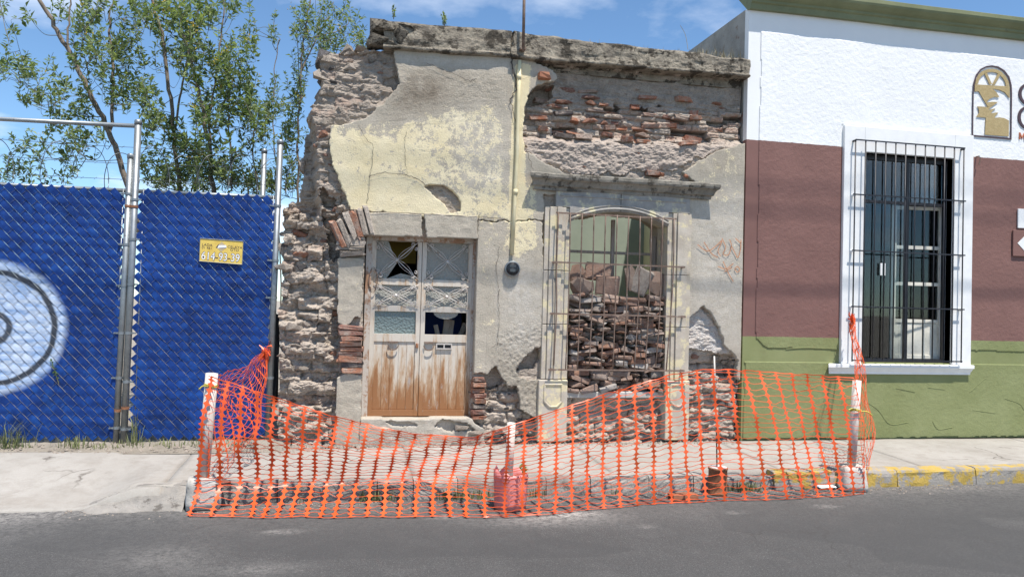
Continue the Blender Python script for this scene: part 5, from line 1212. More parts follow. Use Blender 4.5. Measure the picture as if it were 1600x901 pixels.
# pipe above the gate, with barbed wires and razor coil behind
tag(MB().tube([pt(-270, 172, FY), pt(0, 186, FY), pt(214, 197, FY)], .022, 10).build('top_pipe', M['galv'], None, True), 'long galvanised pipe running above the left gate leaf', 'pipe')
RZC = thing('razor_wire', tuple(pt(200, 280, .55)), 'coiled razor wire strung behind the top of the gates', 'wire')
m2 = MB(); P = []
for k in range(0, 26*20):
    t = k/20; x = -4.6+t*.155; a = 2*PI*t*.5; zc_ = 2.92+.03*math.sin(t*1.3); rr = .20+.03*math.sin(t*2.1)
    P.append((x+.05*math.sin(a*1.0), .55+.12*math.sin(a), zc_+rr*math.cos(a)))
m2.tube(P, .0042, 4); m2.build('coil', M['barb'], RZC, fixn=False)
m2 = MB()
for zq, sg in ((2.80, .02), (2.98, .03), (3.15, .02)):
    m2.tube([(x, .5, zq-sg*math.sin((x+4.4)*1.1)) for x in np.linspace(-4.6, -.75, 22)], .0028, 4)
    for x in np.arange(-4.5, -.8, .13): m2.tube([(x-.012, .49, zq-.014-sg*math.sin((x+4.4)*1.1)), (x+.012, .51, zq+.014-sg*math.sin((x+4.4)*1.1))], .0018, 3)
m2.build('strand', M['barb'], RZC, fixn=False)
# yellow plate wired to the right leaf
def sp_(u, v, y=-.0): p = pt(290+u*110/1525, 360+v*65/901, FY-.022+y); return p
SG = thing('phone_sign', tuple(sp_(770, 700)), 'small yellow metal sign with a phone number on the blue gate', 'sign')
c4 = [sp_(318, 172), sp_(1252, 238), sp_(1225, 738), sp_(296, 662)]
m2 = MB(); m2.prism([(p.x, p.z) for p in c4], FY-.024, FY-.020); m2.build('plate', M['sign_yellow'], SG)
m2 = MB()
for i in range(4):
    a, b = c4[i], c4[(i+1) % 4]; m2.tube([(a.x, FY-.026, a.z), (b.x, FY-.026, b.z)], .0035, 6)
m2.build('rim', M['galv'], SG)
def text(body, u, v, h, mat, dy, parent, squash=1.0, name='lettering', rotadd=0.0, ext=.0006, off=0.0):
    cu = bpy.data.curves.new(name, 'FONT'); cu.body = body; cu.size = 1; cu.align_x = 'CENTER'; cu.align_y = 'CENTER'; cu.extrude = 0.0; cu.offset = off
    o = bpy.data.objects.new(name, cu); scene.collection.objects.link(o); dg = bpy.context.evaluated_depsgraph_get(); me = bpy.data.meshes.new_from_object(o.evaluated_get(dg)); bpy.data.objects.remove(o)
    p = sp_(u, v); size = h*65/901/142/.70
    q = sp_(296+929/2, 662); a1 = math.atan2(c4[2].z-c4[3].z, c4[2].x-c4[3].x)
    mtx = Matrix.Translation((p.x, FY-.0245-dy, p.z)) @ Matrix.Rotation(-a1, 4, 'Y') @ Matrix.Rotation(PI/2, 4, 'X') @ Matrix.Diagonal((size*squash, size, 1, 1))
    me.transform(mtx); me.materials.clear(); me.materials.append(mat); me.name = name
    return finish(bpy.data.objects.new(name, me), parent)
for s_, u in (('614', 490), ('93', 812), ('39', 1075)):
    text(s_, u, (560, 582, 602)[('614', '93', '39').index(s_)], 165, M['ink'], .0006, SG, .80, off=.035); text(s_, u, (560, 582, 602)[('614', '93', '39').index(s_)], 160, M['white'], .0012, SG, .80, off=.002)
text('-', 678, 578, 150, M['ink'], .0006, SG); text('-', 942, 592, 150, M['ink'], .0006, SG)
text('LADA', 468, 315, 52, M['ink'], .0006, SG, 1.1); text('01 461', 465, 378, 52, M['ink'], .0006, SG, 1.0); text('CELAYA', 1068, 365, 52, M['ink'], .0006, SG, 1.1); text('GTO', 1060, 425, 52, M['ink'], .0006, SG, 1.1)
def spoly(name, L, mat, dy): MB().prism([(sp_(a, b).x, sp_(a, b).z) for a, b in L], FY-.0245-dy, FY-.0245).build(name, mat, SG)
spoly('diamond', [(785, 245), (895, 355), (770, 465), (660, 355)], plain('sign_grey', (.45, .36, .22), .6), .0005); spoly('badge', [(715, 320), (880, 318), (888, 372), (690, 378)], M['white'], .0010); spoly('badge_mark', [(655, 372), (715, 295), (722, 305), (690, 376)], M['ink'], .0012); spoly('badge_mark', [(730, 378), (875, 376), (875, 386), (730, 390)], M['ink'], .0012)
# ------------------------------------------------------------------ scrubby trees in the yard behind the fence
def leafset():
    return {'v': [], 'f': [], 'lr': []}
def add_leaf(S, p, d, n, L, Wd, val):
    d = d.normalized(); s_ = d.cross(n)
    if s_.length < .05: s_ = d.cross(Vector((1, .3, .2)))
    s_.normalize(); n = s_.cross(d)
    b = len(S['v']); fold = n*Wd*.25; cur = n*(-L*.12)
    S['v'] += [tuple(p), tuple(p+d*L*.42+s_*Wd*.5+fold), tuple(p+d*L*.42-s_*Wd*.5+fold), tuple(p+d*L*.45+cur*.3), tuple(p+d*L+cur)]
    S['f'] += [(b, b+1, b+3), (b, b+3, b+2), (b+1, b+4, b+3), (b+3, b+4, b+2)]; S['lr'] += [val]*5
def rvec(r): return Vector((r.gauss(0, 1), r.gauss(0, 1), r.gauss(0, 1)))
def tree(label, stems, blobs, Y, seed, leafL=.085, dens=1.0, flowers=.12, group='scrub trees behind the gate'):
    """stems: list of (bearing path, r0, r1, depth offset); blobs: (px, py, rx, ry, sprigs)"""
    r = random.Random(seed); p0 = pt(stems[0][0][0][0], stems[0][0][0][1], Y)
    T = thing('scrub_tree', (p0.x, Y, 0), label, 'tree', group)
    tm = MB(); nodes = []
    for path, r0, r1, dy in stems:
        P = []
        for i, (a, b) in enumerate(path): P.append(pt(a, b, Y+dy*(i/(len(path)-1))))
        if stems.index((path, r0, r1, dy)) == 0 or P[0].z < 1.4: k_ = (P[0].z+.05)/max(P[1].z-P[0].z, .1); P = [Vector((P[0].x+(P[0].x-P[1].x)*k_*.75, P[0].y, -.05)), Vector((P[0].x+(P[0].x-P[1].x)*k_*.42, P[0].y, P[0].z*.5))]+P
        P = catmull(P, 6); n = len(P)
        P = [p+rvec(r)*.008 for p in P]
        tm.tube(P, [r0+(r1-r0)*i/(n-1) for i in range(n)], 7); nodes += [(p, r0+(r1-r0)*i/(n-1)) for i, p in enumerate(P) if p.z > 1.7]
    tw = MB(); S = leafset(); FS = leafset()
    for px_, py_, rx, ry, cnt in blobs:
        for _ in range(max(1, int(cnt*dens*1.0))):
            a = r.uniform(0, 2*PI); q = math.sqrt(r.random()); y = Y+r.gauss(0, .38)
            base = pt(px_+rx*q*math.cos(a), py_+ry*q*math.sin(a), y)
            # nearest stem point somewhat below feeds the sprig
            nd = min(nodes, key=lambda nn: (nn[0]-base).length+(1.4*max(0, nn[0].z-base.z+.12)))[0]
            dr = (base-nd); L0 = dr.length
            up = Vector((dr.x*.4+r.gauss(0, .35), r.gauss(0, .35), .75+r.gauss(0, .3))).normalized()
            SL = r.uniform(.16, .42); tip = base+up*SL*.6; st0 = base-up*SL*.4
            bend = nd.lerp(st0, .55)+Vector((0, 0, -.06*L0+r.gauss(0, .04)))
            C = catmull([nd, bend, st0, base, tip], 5); n = len(C)
            tw.tube(C, [max(.0075*(1-i/n)*min(1, .4+L0*.6), .0022) for i in range(n)], 4, False); nodes += [(C[i_], .003) for i_ in range(6, n-4, 3)]
            nl = int(r.uniform(14, 26)); tone = r.gauss(.42, .17)
            for k in range(nl):
                t = r.random()**.8; i = int((.55+.45*t)*(n-1)); p = C[i]
                out_ = rvec(r); out_ = (out_-up*out_.dot(up)*.5).normalized(); d = (up*.7+out_*1.0+Vector((0, 0, -.25))).normalized()
                LL = leafL*.86*r.uniform(.55, 1.3); add_leaf(S, p+out_*.01, d, rvec(r)+Vector((0, -.6, 1.6)), LL, LL*r.uniform(.34, .5), min(max(tone+r.gauss(0, .16), 0), 1))
            if r.random() < flowers:
                for _k in range(r.randint(4, 9)):
                    d = (up+rvec(r)*.6).normalized(); add_leaf(FS, tip+rvec(r)*.03, d, rvec(r), r.uniform(.025, .05), .014, r.random())
    tm.build('trunk', M['bark'], T, True, fixn=False); tw.build('branches', M['twig'], T, True, fixn=False)['kind'] = 'stuff'
    o = make('crown', S['v'], S['f'], M['leaf'], T, False, {'lr': np.array(S['lr'])}); o['kind'] = 'stuff'
    if FS['v']: make('blossom', FS['v'], FS['f'], M['flower'], T, False, {'lr': np.array(FS['lr'])})['kind'] = 'stuff'
    return T
tree('leaning tree with a thick brown trunk rising to the upper left', [([(192, 268), (170, 205), (140, 145), (112, 90), (85, 40), (62, 0), (45, -40)], .038, .020, -.2), ([(172, 208), (178, 120), (172, 50), (178, -20)], .022, .010, .2), ([(105, 75), (107, 30), (112, -20)], .014, .008, .1)],
     [(165, 45, 62, 48, 46), (170, 105, 58, 40, 38), (200, 150, 30, 25, 14), (120, 15, 40, 25, 12), (60, 130, 50, 35, 20), (100, 165, 50, 22, 16), (40, 105, 30, 18, 6), (30, 60, 22, 10, 2), (120, 215, 55, 35, 24), (60, 240, 60, 30, 12), (5, 95, 12, 20, 6), (5, 10, 10, 12, 4), (40, 25, 15, 6, 2), (60, 270, 60, 14, 12)], 1.75, 101)
tree('upright leafy tree just right of the paired gate posts', [([(280, 290), (272, 200), (262, 130), (254, 60), (240, 10), (230, -40)], .030, .018, .1), ([(272, 205), (285, 130), (300, 60), (315, -10)], .015, .007, -.2)],
     [(240, 20, 40, 28, 18), (270, 25, 50, 30, 24), (265, 75, 36, 30, 18), (250, 170, 32, 30, 14), (255, 215, 32, 32, 20), (275, 260, 36, 28, 22), (230, 130, 22, 20, 5), (300, 100, 30, 25, 12), (240, 265, 20, 25, 10)], 2.0, 102, .09)
tree('tall leafy tree with a reddish trunk in the middle of the yard', [([(333, 295), (325, 220), (312, 150), (302, 110), (288, 60), (280, 10)], .034, .016, .1), ([(333, 290), (328, 200), (335, 130), (345, 60), (352, -10)], .016, .008, .2), ([(362, 295), (360, 230), (357, 180), (362, 120)], .013, .006, -.1)],
     [(305, 45, 40, 35, 24), (335, 120, 44, 36, 34), (360, 80, 38, 36, 20), (330, 170, 40, 30, 26), (380, 130, 22, 40, 14), (310, 240, 30, 40, 22), (350, 250, 40, 30, 20), (395, 195, 28, 30, 14), (370, 160, 26, 20, 10), (345, 15, 25, 16, 8), (325, 275, 30, 18, 14)], 1.6, 103, .095)
tree('thin sparse sapling with long bare twigs left of the rear post', [([(432, 295), (428, 220), (428, 150), (432, 90), (436, 60)], .010, .005, .1), ([(405, 295), (395, 240), (400, 180)], .012, .006, .1)],
     [(400, 205, 30, 26, 18), (420, 165, 22, 22, 10), (440, 150, 26, 20, 9), (425, 45, 12, 22, 4), (395, 35, 14, 16, 3), (450, 230, 20, 26, 9), (385, 270, 34, 22, 14), (455, 180, 16, 22, 7), (436, 282, 26, 18, 12)], 1.9, 104, .075, 1.0, .1)
tree('slim tree rising against the broken wall end', [([(466, 330), (466, 240), (468, 160), (472, 90), (480, 30), (486, -20)], .018, .008, .0), ([(470, 110), (495, 60), (515, 25)], .010, .005, .25), ([(480, 60), (525, 50), (550, 30)], .008, .004, .3)],
     [(470, 125, 14, 45, 16), (470, 60, 16, 30, 8), (478, 30, 20, 20, 7), (500, 50, 22, 25, 10), (520, 58, 26, 18, 14), (545, 25, 18, 22, 8), (560, 60, 14, 16, 6), (500, 10, 25, 12, 5), (462, 200, 14, 30, 8), (510, 75, 20, 8, 8), (455, 270, 16, 26, 9)], 1.5, 105, .07)
tree('low dense bush behind the right gate leaf', [([(300, 330), (300, 300), (310, 275)], .02, .01, .1), ([(385, 330), (388, 300), (380, 270)], .014, .007, .1)],
     [(290, 285, 50, 16, 20), (370, 285, 50, 14, 18), (420, 288, 30, 14, 10), (240, 282, 22, 12, 7)], 2.3, 106, .075, 1.0, .08)
# ------------------------------------------------------------------ orange barrier net on white pipes
NET = MB()
def netting(P, us, rows, colw=.021, nodew=.0, hw=.0032, seed=0, rowsv=None, hsamp=5):
    """P(u, v) -> point; ribbons that swell at every knot, thin strands between them"""
    r = random.Random(seed); du = 1e-3; U = len(us)
    vs = rowsv or [j/(rows-1) for j in range(rows)]
    Pm = lambda u, v: Vector(P(u, v))
    span_u = [(Pm(us[min(i+1, U-1)], .5)-Pm(us[max(i-1, 0)], .5)).length/(us[min(i+1, U-1)]-us[max(i-1, 0)]) for i in range(U)]
    J = {}
    for i, u in enumerate(us):
        for j in range(len(vs)): J[i, j] = (u+r.gauss(0, .10)*(us[1]-us[0])*.25, vs[j]+r.gauss(0, .05)*(vs[1]-vs[0]))
    for i, u in enumerate(us):
        pts_ = []; wd = []
        for j in range(len(vs)-1):
            a, b = J[i, j], J[i, j+1]
            for t, w_ in ((0, 1.0), (.12, .74), (.28, .36), (.5, .24), (.72, .36), (.88, .74)):
                pts_.append((a[0]+(b[0]-a[0])*t, a[1]+(b[1]-a[1])*t)); wd.append(w_)
        pts_.append(J[i, len(vs)-1]); wd.append(1.0)
        V = []
        for (uu, vv), w_ in zip(pts_, wd):
            h = colw*w_/max(span_u[i], .3); c = Pm(uu, vv); tu = (Pm(uu+du, vv)-Pm(uu-du, vv)); tu = tu.normalized() if tu.length > 1e-9 else Vector((1, 0, 0))
            wloc = min(colw, .6*(Pm(uu+.5*(us[1]-us[0]), vv)-c).length+.004)*w_
            V += [c-tu*wloc, c+tu*wloc]
        NET.add(V, [(2*k, 2*k+1, 2*k+3, 2*k+2) for k in range(len(pts_)-1)])
    for j in range(len(vs)):
        for i in range(U-1):
            a, b = J[i, j], J[i+1, j]; sag = r.gauss(-.10, .20)*(vs[1]-vs[0]); sag2 = r.gauss(0, .16)*(vs[1]-vs[0]); V = []
            for k in range(hsamp+1):
                t = k/hsamp; uu = a[0]+(b[0]-a[0])*t; vv = a[1]+(b[1]-a[1])*t+sag*math.sin(PI*t)+sag2*math.sin(2*PI*t)
                c = Pm(uu, vv); tv = Pm(uu, vv+1e-3)-c; tv = tv.normalized() if tv.length > 1e-9 else Vector((0, 0, 1)); h = hw*(1.9 if k in (0, hsamp) else 1)*(1.8 if j in (0, len(vs)-1) else 1)
                V += [c-tv*h, c+tv*h]
            NET.add(V, [(2*k, 2*k+1, 2*k+3, 2*k+2) for k in range(hsamp)])
TX = [330, 365, 400, 470, 560, 650, 740, 800, 880, 960, 1040, 1100, 1150, 1195, 1255, 1334]
TY = [588, 600, 610, 634, 660, 678, 683, 664, 637, 611, 587, 577, 577, 581, 584, 590]
TYY = [-1.70, -1.68, -1.68, -1.66, -1.63, -1.62, -1.72, -2.07, -1.97, -1.85, -1.80, -1.76, -1.74, -1.74, -1.73, -1.71]
BX = [296, 345, 388, 448, 532, 625, 722, 795, 880, 962, 1050, 1115, 1180, 1240, 1298, 1350]
BY = [804, 806, 807, 807, 807, 806, 806, 807, 800, 791, 785, 782, 780, 778, 775, 771]
S_ = (np.array(TX)-330)/1004.0
KN = [.5, .7, .9, 1, 1, 1, .65, 0, .05, .1, .05, 0, 0, 0, 0, 0]       # how far the foot of the net is kicked forward over the gutter
_c = {}
def front(u, v):
    u = min(max(u, -.01), 1.01); key = round(u, 5)
    if key not in _c:
        I = lambda A: float(np.interp(u, S_, A))
        top = pt(I(TX), I(TY), I(TYY)); bot = gpt(I(BX), I(BY), RZ+.012); k = I(KN)
        wv = float(noise(u*13, 0, 0, 7))
        knee = top.lerp(bot, .74); kn2 = Vector((top.x*.3+bot.x*.7+.01, -1.585-.03*wv, -.035))
        knee = knee.lerp(kn2, k)+Vector((0, .05*wv*(1-k), 0)); mid_ = top.lerp(knee, .5)+Vector((.012*wv, (.07*wv-.02), 0))
        _c[key] = (top, mid_, knee, bot)
    top, mid_, knee, bot = _c[key]; w_ = 1-v
    rip = .012*math.sin(w_*17+u*60)
    kp = [0, .37, .74, 1]; pp = [top, mid_, knee, bot]
    # smooth piecewise path
    if w_ < .37: i, t = 0, w_/.37
    elif w_ < .74: i, t = 1, (w_-.37)/.37
    else: i, t = 2, (w_-.74)/.26
    P0 = pp[max(i-1, 0)]; P1 = pp[i]; P2 = pp[i+1]; P3 = pp[min(i+2, 3)]
    m1 = (P2-P0)*.42; m2_ = (P3-P1)*.42; t2 = t*t; t3 = t2*t
    q = P1*(2*t3-3*t2+1)+m1*(t3-2*t2+t)+P2*(-2*t3+3*t2)+m2_*(t3-t2)
    return (q.x+rip*.4, q.y+rip, max(q.z, RZ+.012) if q.y < -1.5 else max(q.z, -.035))
# uneven column spacing in bearing gives even spacing on the net
netting(front, list(np.linspace(0, 1, 42)), 26, .0300, hw=.0023, seed=1)
PLT, PLB = pt(330, 588, -1.70), pt(317, 768, -1.70)
BL = pt(416, 540, FY-.05)
def left_ret(u, v):
    a = PLB.lerp(PLT, v); b = BL+Vector((.015*math.sin(v*9), .02*math.cos(v*11), -.16*(1-v)-.02))
    q = a.lerp(b, u); s_ = math.sin(PI*min(u, 1)); q += Vector((.10*s_*math.sin(v*5+1)+.05*s_, 0, -.10*s_*(1-v)-.05*s_))
    q += Vector((.03*math.sin(u*14+v*7)*s_, .03*math.sin(u*9+v*12)*s_, 0)); return q
netting(left_ret, list(np.linspace(.03, 1, 13)), 19, .020, hw=.0021, seed=2)
m_k = NET
PRT, PRB = pt(1337, 592, -1.70), pt(1352, 768, -1.70)
BR = pt(1331, 492, -.17)
def right_ret(u, v):
    a = PRB.lerp(PRT, v); b = BR+Vector((.02*math.sin(v*9), .03*math.cos(v*11), -.22*(1-v)))
    q = a.lerp(b, u); s_ = math.sin(PI*min(u, 1)); q += Vector((.16*s_*(1-.6*v)+.05*s_*math.sin(v*6), 0, -.28*s_*(1-v)-.10*s_))
    q += Vector((.03*math.sin(u*14+v*7)*s_, .03*math.sin(u*9+v*12)*s_, 0)); return q
netting(right_ret, list(np.linspace(.0, 1, 13)), 19, .020, hw=.0021, seed=3)
o = NET.build('barrier_net', M['net'], None, False, solid=.0016, fixn=False); tag(o, 'long orange plastic safety net strung on white pipes across the pavement', 'net')
# bunched net knots where it is tied up
for c, lab in ((BL+Vector((0, -.02, -.05)), 'crumpled orange net end tied to the tall fence post'), (BR+Vector((0, -.01, -.06)), 'crumpled orange net end tied to the black window bar')):
    r = random.Random(int(c.x*10)); m2 = MB()
    for k in range(26):
        a = c+rvec(r)*.02; b = c+Vector((r.gauss(0, .025), r.gauss(0, .02), r.uniform(-.16, .10))); m2.ribbon([a, a.lerp(b, .5)+rvec(r)*.015, b], [.006, .010, .004], rvec(r).normalized())
    tag(m2.build('net_knot', M['net'], None, solid=.0015, fixn=False), lab, 'net')
TIE = plain('yellow_rope', (.50, .44, .08), .7)
def rope(c, rad, lab, tails):
    m2 = MB()
    for k in range(2): m2.tube([(c.x+rad*math.cos(a), c.y+rad*math.sin(a), c.z+.012*k+.008*math.sin(a*2)) for a in np.linspace(0, 2*PI, 18)], .006, 6)
    for tl in tails: m2.tube(catmull([c+Vector((0, -rad, 0)), c+Vector(tl)*.6+Vector((0, -rad, .02)), c+Vector(tl)+Vector((0, -rad, 0))], 5), .006, 6)
    tag(m2.build('rope_tie', TIE, None, True, fixn=False), lab, 'rope', 'yellow rope ties')
def pipe(top, bot, r_, label):
    T = thing('white_pipe', tuple(bot), label, 'pipe', 'white pipes carrying the net')
    d = (top-bot).normalized()
    m2 = MB().tube([bot, bot.lerp(top, .5), top], r_, 20, False); m2.build('tube', M['pvc'], T, True, fixn=False).modifiers.new('s', 'SOLIDIFY').thickness = -.006
    MB().tube([top-d*.03, top-d*.028], r_*.9, 16).build('fill', M['cement'], T)
    return T
def block(c, sx, sy, h, label, seed, tilt=0.0, taper=.86):
    bm = bmesh.new(); r = random.Random(seed); n = 6; bmesh.ops.create_cube(bm, size=1); bmesh.ops.subdivide_edges(bm, edges=bm.edges, cuts=4, use_grid_fill=True)
    for v in bm.verts:
        k = 1-(1-taper)*(v.co.z+.5); x, y, z = v.co.x*sx*k, v.co.y*sy*k, (v.co.z+.5)*h
        ed = (abs(v.co.x) > .45)+(abs(v.co.y) > .45)+(abs(v.co.z) > .45); sh = .93 if ed >= 2 else 1
        q = .012*float(fbm(x*14+seed, y*14, z*14, 3, seed)); x = x*sh+q; y = y*sh+q; z = (z-h/2)*(.97 if ed >= 2 else 1)+h/2+(q if v.co.z > -.4 else 0)
        v.co = (x, y, z)
    bmesh.ops.rotate(bm, verts=bm.verts, matrix=Matrix.Rotation(tilt, 3, 'Z')); bmesh.ops.translate(bm, verts=bm.verts, vec=c)
    me = bpy.data.meshes.new('concrete_base'); bm.to_mesh(me); bm.free(); me.materials.append(M['block']); me.polygons.foreach_set('use_smooth', [True]*len(me.polygons))
    o = finish(bpy.data.objects.new('concrete_base', me), None); tag(o, label, 'base', 'concrete feet of the net pipes'); return o
LB = gpt(311, 800, RZ); LB.y = -1.66; block(Vector((LB.x+.01, -1.602, RZ)), .28, .18, .26, 'pale concrete block foot of the left pipe below the fence', 3, .12, .94)
pipe(pt(331, 583, -1.62), Vector((pt(316, 752, -1.62).x, -1.60, RZ+.22)), .044, 'left white pipe standing before the blue gate'); rope(pt(329, 603, -1.62), .050, 'short yellow rope tie on the left white pipe', [(-.08, -.01, -.02)])
RB = pt(1333, 765, -1.60); block(Vector((RB.x, -1.58, RZ)), .27, .22, .24, 'speckled concrete foot of the right pipe at the yellow kerb', 5, -.25, .78)
pipe(pt(1339, 594, -1.62), Vector((pt(1331, 738, -1.60).x, -1.59, RZ+.20)), .036, 'right white pipe standing before the olive wall'); rope(pt(1337, 641, -1.62), .048, 'long yellow rope tie on the right white pipe', [(-.12, .0, .01), (.14, -.02, -.04)])
# pink bucket of cement with the middle pipe
BC = gpt(797, 800, RZ); BC.y = -1.90
BC.x = pt(797, 790, -1.90).x
BK = thing('pink_bucket', (BC.x, BC.y, RZ), 'torn pink plastic bucket of cement holding the middle pipe', 'bucket')
n = 28; V = []; F = []
prof = [(.128, 0), (.131, .06), (.134, .13), (.137, .20), (.140, .27), (.142, .30)]
for j, (rr, h) in enumerate(prof):
    for k in range(n):
        a = 2*PI*k/n; e = 0
        if j == len(prof)-1: e = .045*float(noise(k*.55, 0, 0, 5))+(.05 if k in (15, 16) else 0)-(.03 if k in (20, 21, 22) else 0)
        sq = 1+.07*math.cos(4*a+.8)
        V.append((BC.x+rr*sq*math.cos(a), BC.y+rr*sq*math.sin(a), RZ+.004+h+e))
for j in range(len(prof)-1):
    for k in range(n): F.append((j*n+k, j*n+(k+1) % n, (j+1)*n+(k+1) % n, (j+1)*n+k))
F.append(tuple(range(n-1, -1, -1)))
make('shell', V, F, M['pink_plastic'], BK, True).modifiers.new('s', 'SOLIDIFY').thickness = .004
MB().lathe([(.118, .20), (.120, .245), (.09, .258), (.03, .262)], (BC.x, BC.y, RZ), 20).build('cement_fill', M['cement'], BK, True)
pipe(pt(799, 660, -1.90), Vector((BC.x-.02, BC.y, RZ+.25)), .031, 'middle white pipe rising from the pink bucket')
# rusty can with the iron rod
CC = gpt(1121, 777, RZ); CC.y = -1.62; CC.x = pt(1121, 770, -1.62).x
CN = thing('rusty_can', (CC.x, CC.y, RZ), 'rusty brown can filled with cement holding the thin rod', 'can')
m2 = MB(); m2.lathe([(.088, .0), (.092, .005), (.092, .02), (.088, .026), (.088, .09), (.090, .095), (.088, .10), (.088, .235), (.093, .24), (.093, .255), (.085, .257)], (CC.x, CC.y, RZ), 24); m2.build('tin', M['rust'], CN, True)
MB().lathe([(.084, .240), (.082, .262), (.03, .268)], (CC.x, CC.y, RZ), 18).build('cement_fill', M['cement'], CN, True)
a, b = pt(1116, 556, -1.66), Vector((CC.x-.01, CC.y, RZ+.24)); ROD = thing('iron_rod', tuple(b), 'thin iron rod standing in the rusty can', 'rod')
MB().tube([b, b.lerp(a, .45)+Vector((.006, 0, 0)), b.lerp(a, .62)], .0065, 6).build('bare_length', M['iron'], ROD, True); MB().tube([b.lerp(a, .62), a], .0078, 6).build('white_length', M['pvc'], ROD, True)
# hollow clay brick piece lying in the road
p = gpt(1070, 782, RZ); mm = Matrix.Translation((p.x, p.y+.04, RZ+.032)) @ Matrix.Rotation(.10, 4, 'Z')
m2 = MB().box(-.13, .13, -.055, .055, -.026, -.018, mm).box(-.13, .13, -.055, .055, .018, .026, mm).box(-.13, .13, -.055, -.047, -.018, .018, mm).box(-.13, .13, .047, .055, -.018, .018, mm)
tag(m2.build('clay_tile', M['brown_clay'], None, bevel=.006), 'flat hollow clay tile lying in the road by the rusty can', 'tile')
# ------------------------------------------------------------------ meter, conduit, roof mast
MP = pt(800, 420, -.02)
MT = thing('electricity_meter', (MP.x, 0, MP.z), 'round dark electricity meter on the plaster at the foot of the conduit', 'meter')
MB().lathe([(.085, .012), (.088, -.02), (.090, -.045), (.086, -.056), (.074, -.058)], (MP.x, 0, MP.z), 30, 'Y').build('ring', M['galv'], MT, True)
MB().lathe([(.074, -.058), (.073, -.061), (.0, -.062)], (MP.x, 0, MP.z), 30, 'Y').build('dial', M['black'], MT, True)
for dx_, dz_, w_, h_ in ((0, .030, .070, .022), (0, -.018, .060, .030)): MB().box(MP.x+dx_-w_/2, MP.x+dx_+w_/2, -.065, -.0625, MP.z+dz_-h_/2, MP.z+dz_+h_/2).build('readout', plain('dull_plate', (.16, .18, .18), .5), MT)
MB().lathe([(.078, -.057), (.074, -.072), (.055, -.082), (.0, -.086)], (MP.x, 0, MP.z), 30, 'Y').build('glass_cover', M['meter_glass'], MT, True)
CPM = weather('cream_painted_pipe', (.62, .54, .32), (.72, .65, .44), 6, (.36, .33, .28), 9, .62, .7, .2)
ct = thing('conduit', (MP.x, 0, MP.z+.1), 'cream painted conduit running down the wall to the meter', 'conduit')
pp = [pt(812, 95, -.035), pt(810, 160, -.035), pt(808, 240, -.035), pt(804, 320, -.035), pt(800, 398, -.035)]
for q in pp: q.y = -.035
MB().tube(pp, .021, 12).build('tube', CPM, ct, True)
for a, b in ((811, 120), (805.5, 300)): q = pt(a, b, -.035); MB().tube([(q.x, -.035, q.z-.03), (q.x, -.035, q.z+.03)], .026, 12).build('coupling', CPM, ct, True)
a, b = pt(817.5, 80, -.12), pt(820, -60, -.12)
RMx = thing('roof_mast', tuple(a), 'thin rusty pipe mast rising from the cracked parapet', 'mast'); MB().tube([a, b], .017, 10).build('tube', M['iron'], RMx, True)
MB().box(a.x-.03, a.x+.03, -.125, -.02, a.z+.02, a.z+.045).build('clamp', M['iron'], RMx)
# ------------------------------------------------------------------ weeds
def grass(name, spots, mat, label, seed, kind='stuff'):
    r = random.Random(seed); V = []; F = []
    for (x, y, z, n, h, sp) in spots:
        for _ in range(n):
            bx, by = x+r.gauss(0, sp), y+r.gauss(0, sp*.6); a = r.uniform(0, 2*PI); hh = h*r.uniform(.4, 1.2); w_ = .0035*r.uniform(.7, 1.5); ln = r.uniform(.1, .7)*hh
            d = Vector((math.cos(a), math.sin(a), 0)); s_ = Vector((-d.y, d.x, 0))*w_; p = Vector((bx, by, z)); m1 = p+Vector((0, 0, hh*.6))+d*ln*.35; t = p+Vector((0, 0, hh))+d*ln
            b = len(V); V += [tuple(p-s_), tuple(p+s_), tuple(m1+s_*.8), tuple(m1-s_*.8), tuple(t)]; F += [(b, b+1, b+2, b+3), (b+3, b+2, b+4)]
    o = make(name, V, F, mat); o['kind'] = kind; o['label'] = label; o['category'] = 'grass'; return o
r = random.Random(3); sp1 = []
for _ in range(46): sp1.append((r.uniform(-5, -.9), r.uniform(-.12, .06), .02, r.randint(4, 14), r.uniform(.03, .10), .05))
for a in (25, 35, 20, 42): q = gpt(a, 692, .02); sp1.append((q.x, -.02, .02, 20, .24, .06))
for a in (100, 210, 125): q = gpt(a, 698, .02); sp1.append((q.x, -.06, .02, 18, .12, .06))
q = pt(212, 685, .05); sp1.append((q.x, .06, .03, 20, .36, .03))
grass('grass', sp1, M['grass'], 'sparse green weeds along the foot of the blue gates', 4)
sp2 = []
for a, n_ in ((575, 34), (590, 30), (610, 20), (700, 40), (720, 44), (745, 30), (765, 20), (842, 18), (830, 24), (480, 8), (1150, 34), (1165, 40), (1180, 30), (1195, 16), (960, 6)):
    q = pt(a, 770, -1.56); sp2.append((q.x, -1.53, RZ+.0, n_, .10, .05))
grass('grass', sp2, M['grass'], 'green weeds in the gutter behind the net', 5)
sp3 = []
for x in np.arange(3.2, 4.6, .05): sp3.append((x, .10+.1*r.random(), 4.56, 5 if x < 4 else 12, .10 if x < 4 else .17, .03))
sp3.append((pt(925, 65, .1).x, .05, 4.58, 14, .07, .05))
grass('grass', sp3, M['dry_grass'], 'dry straw-coloured grass on top of the parapet', 6)
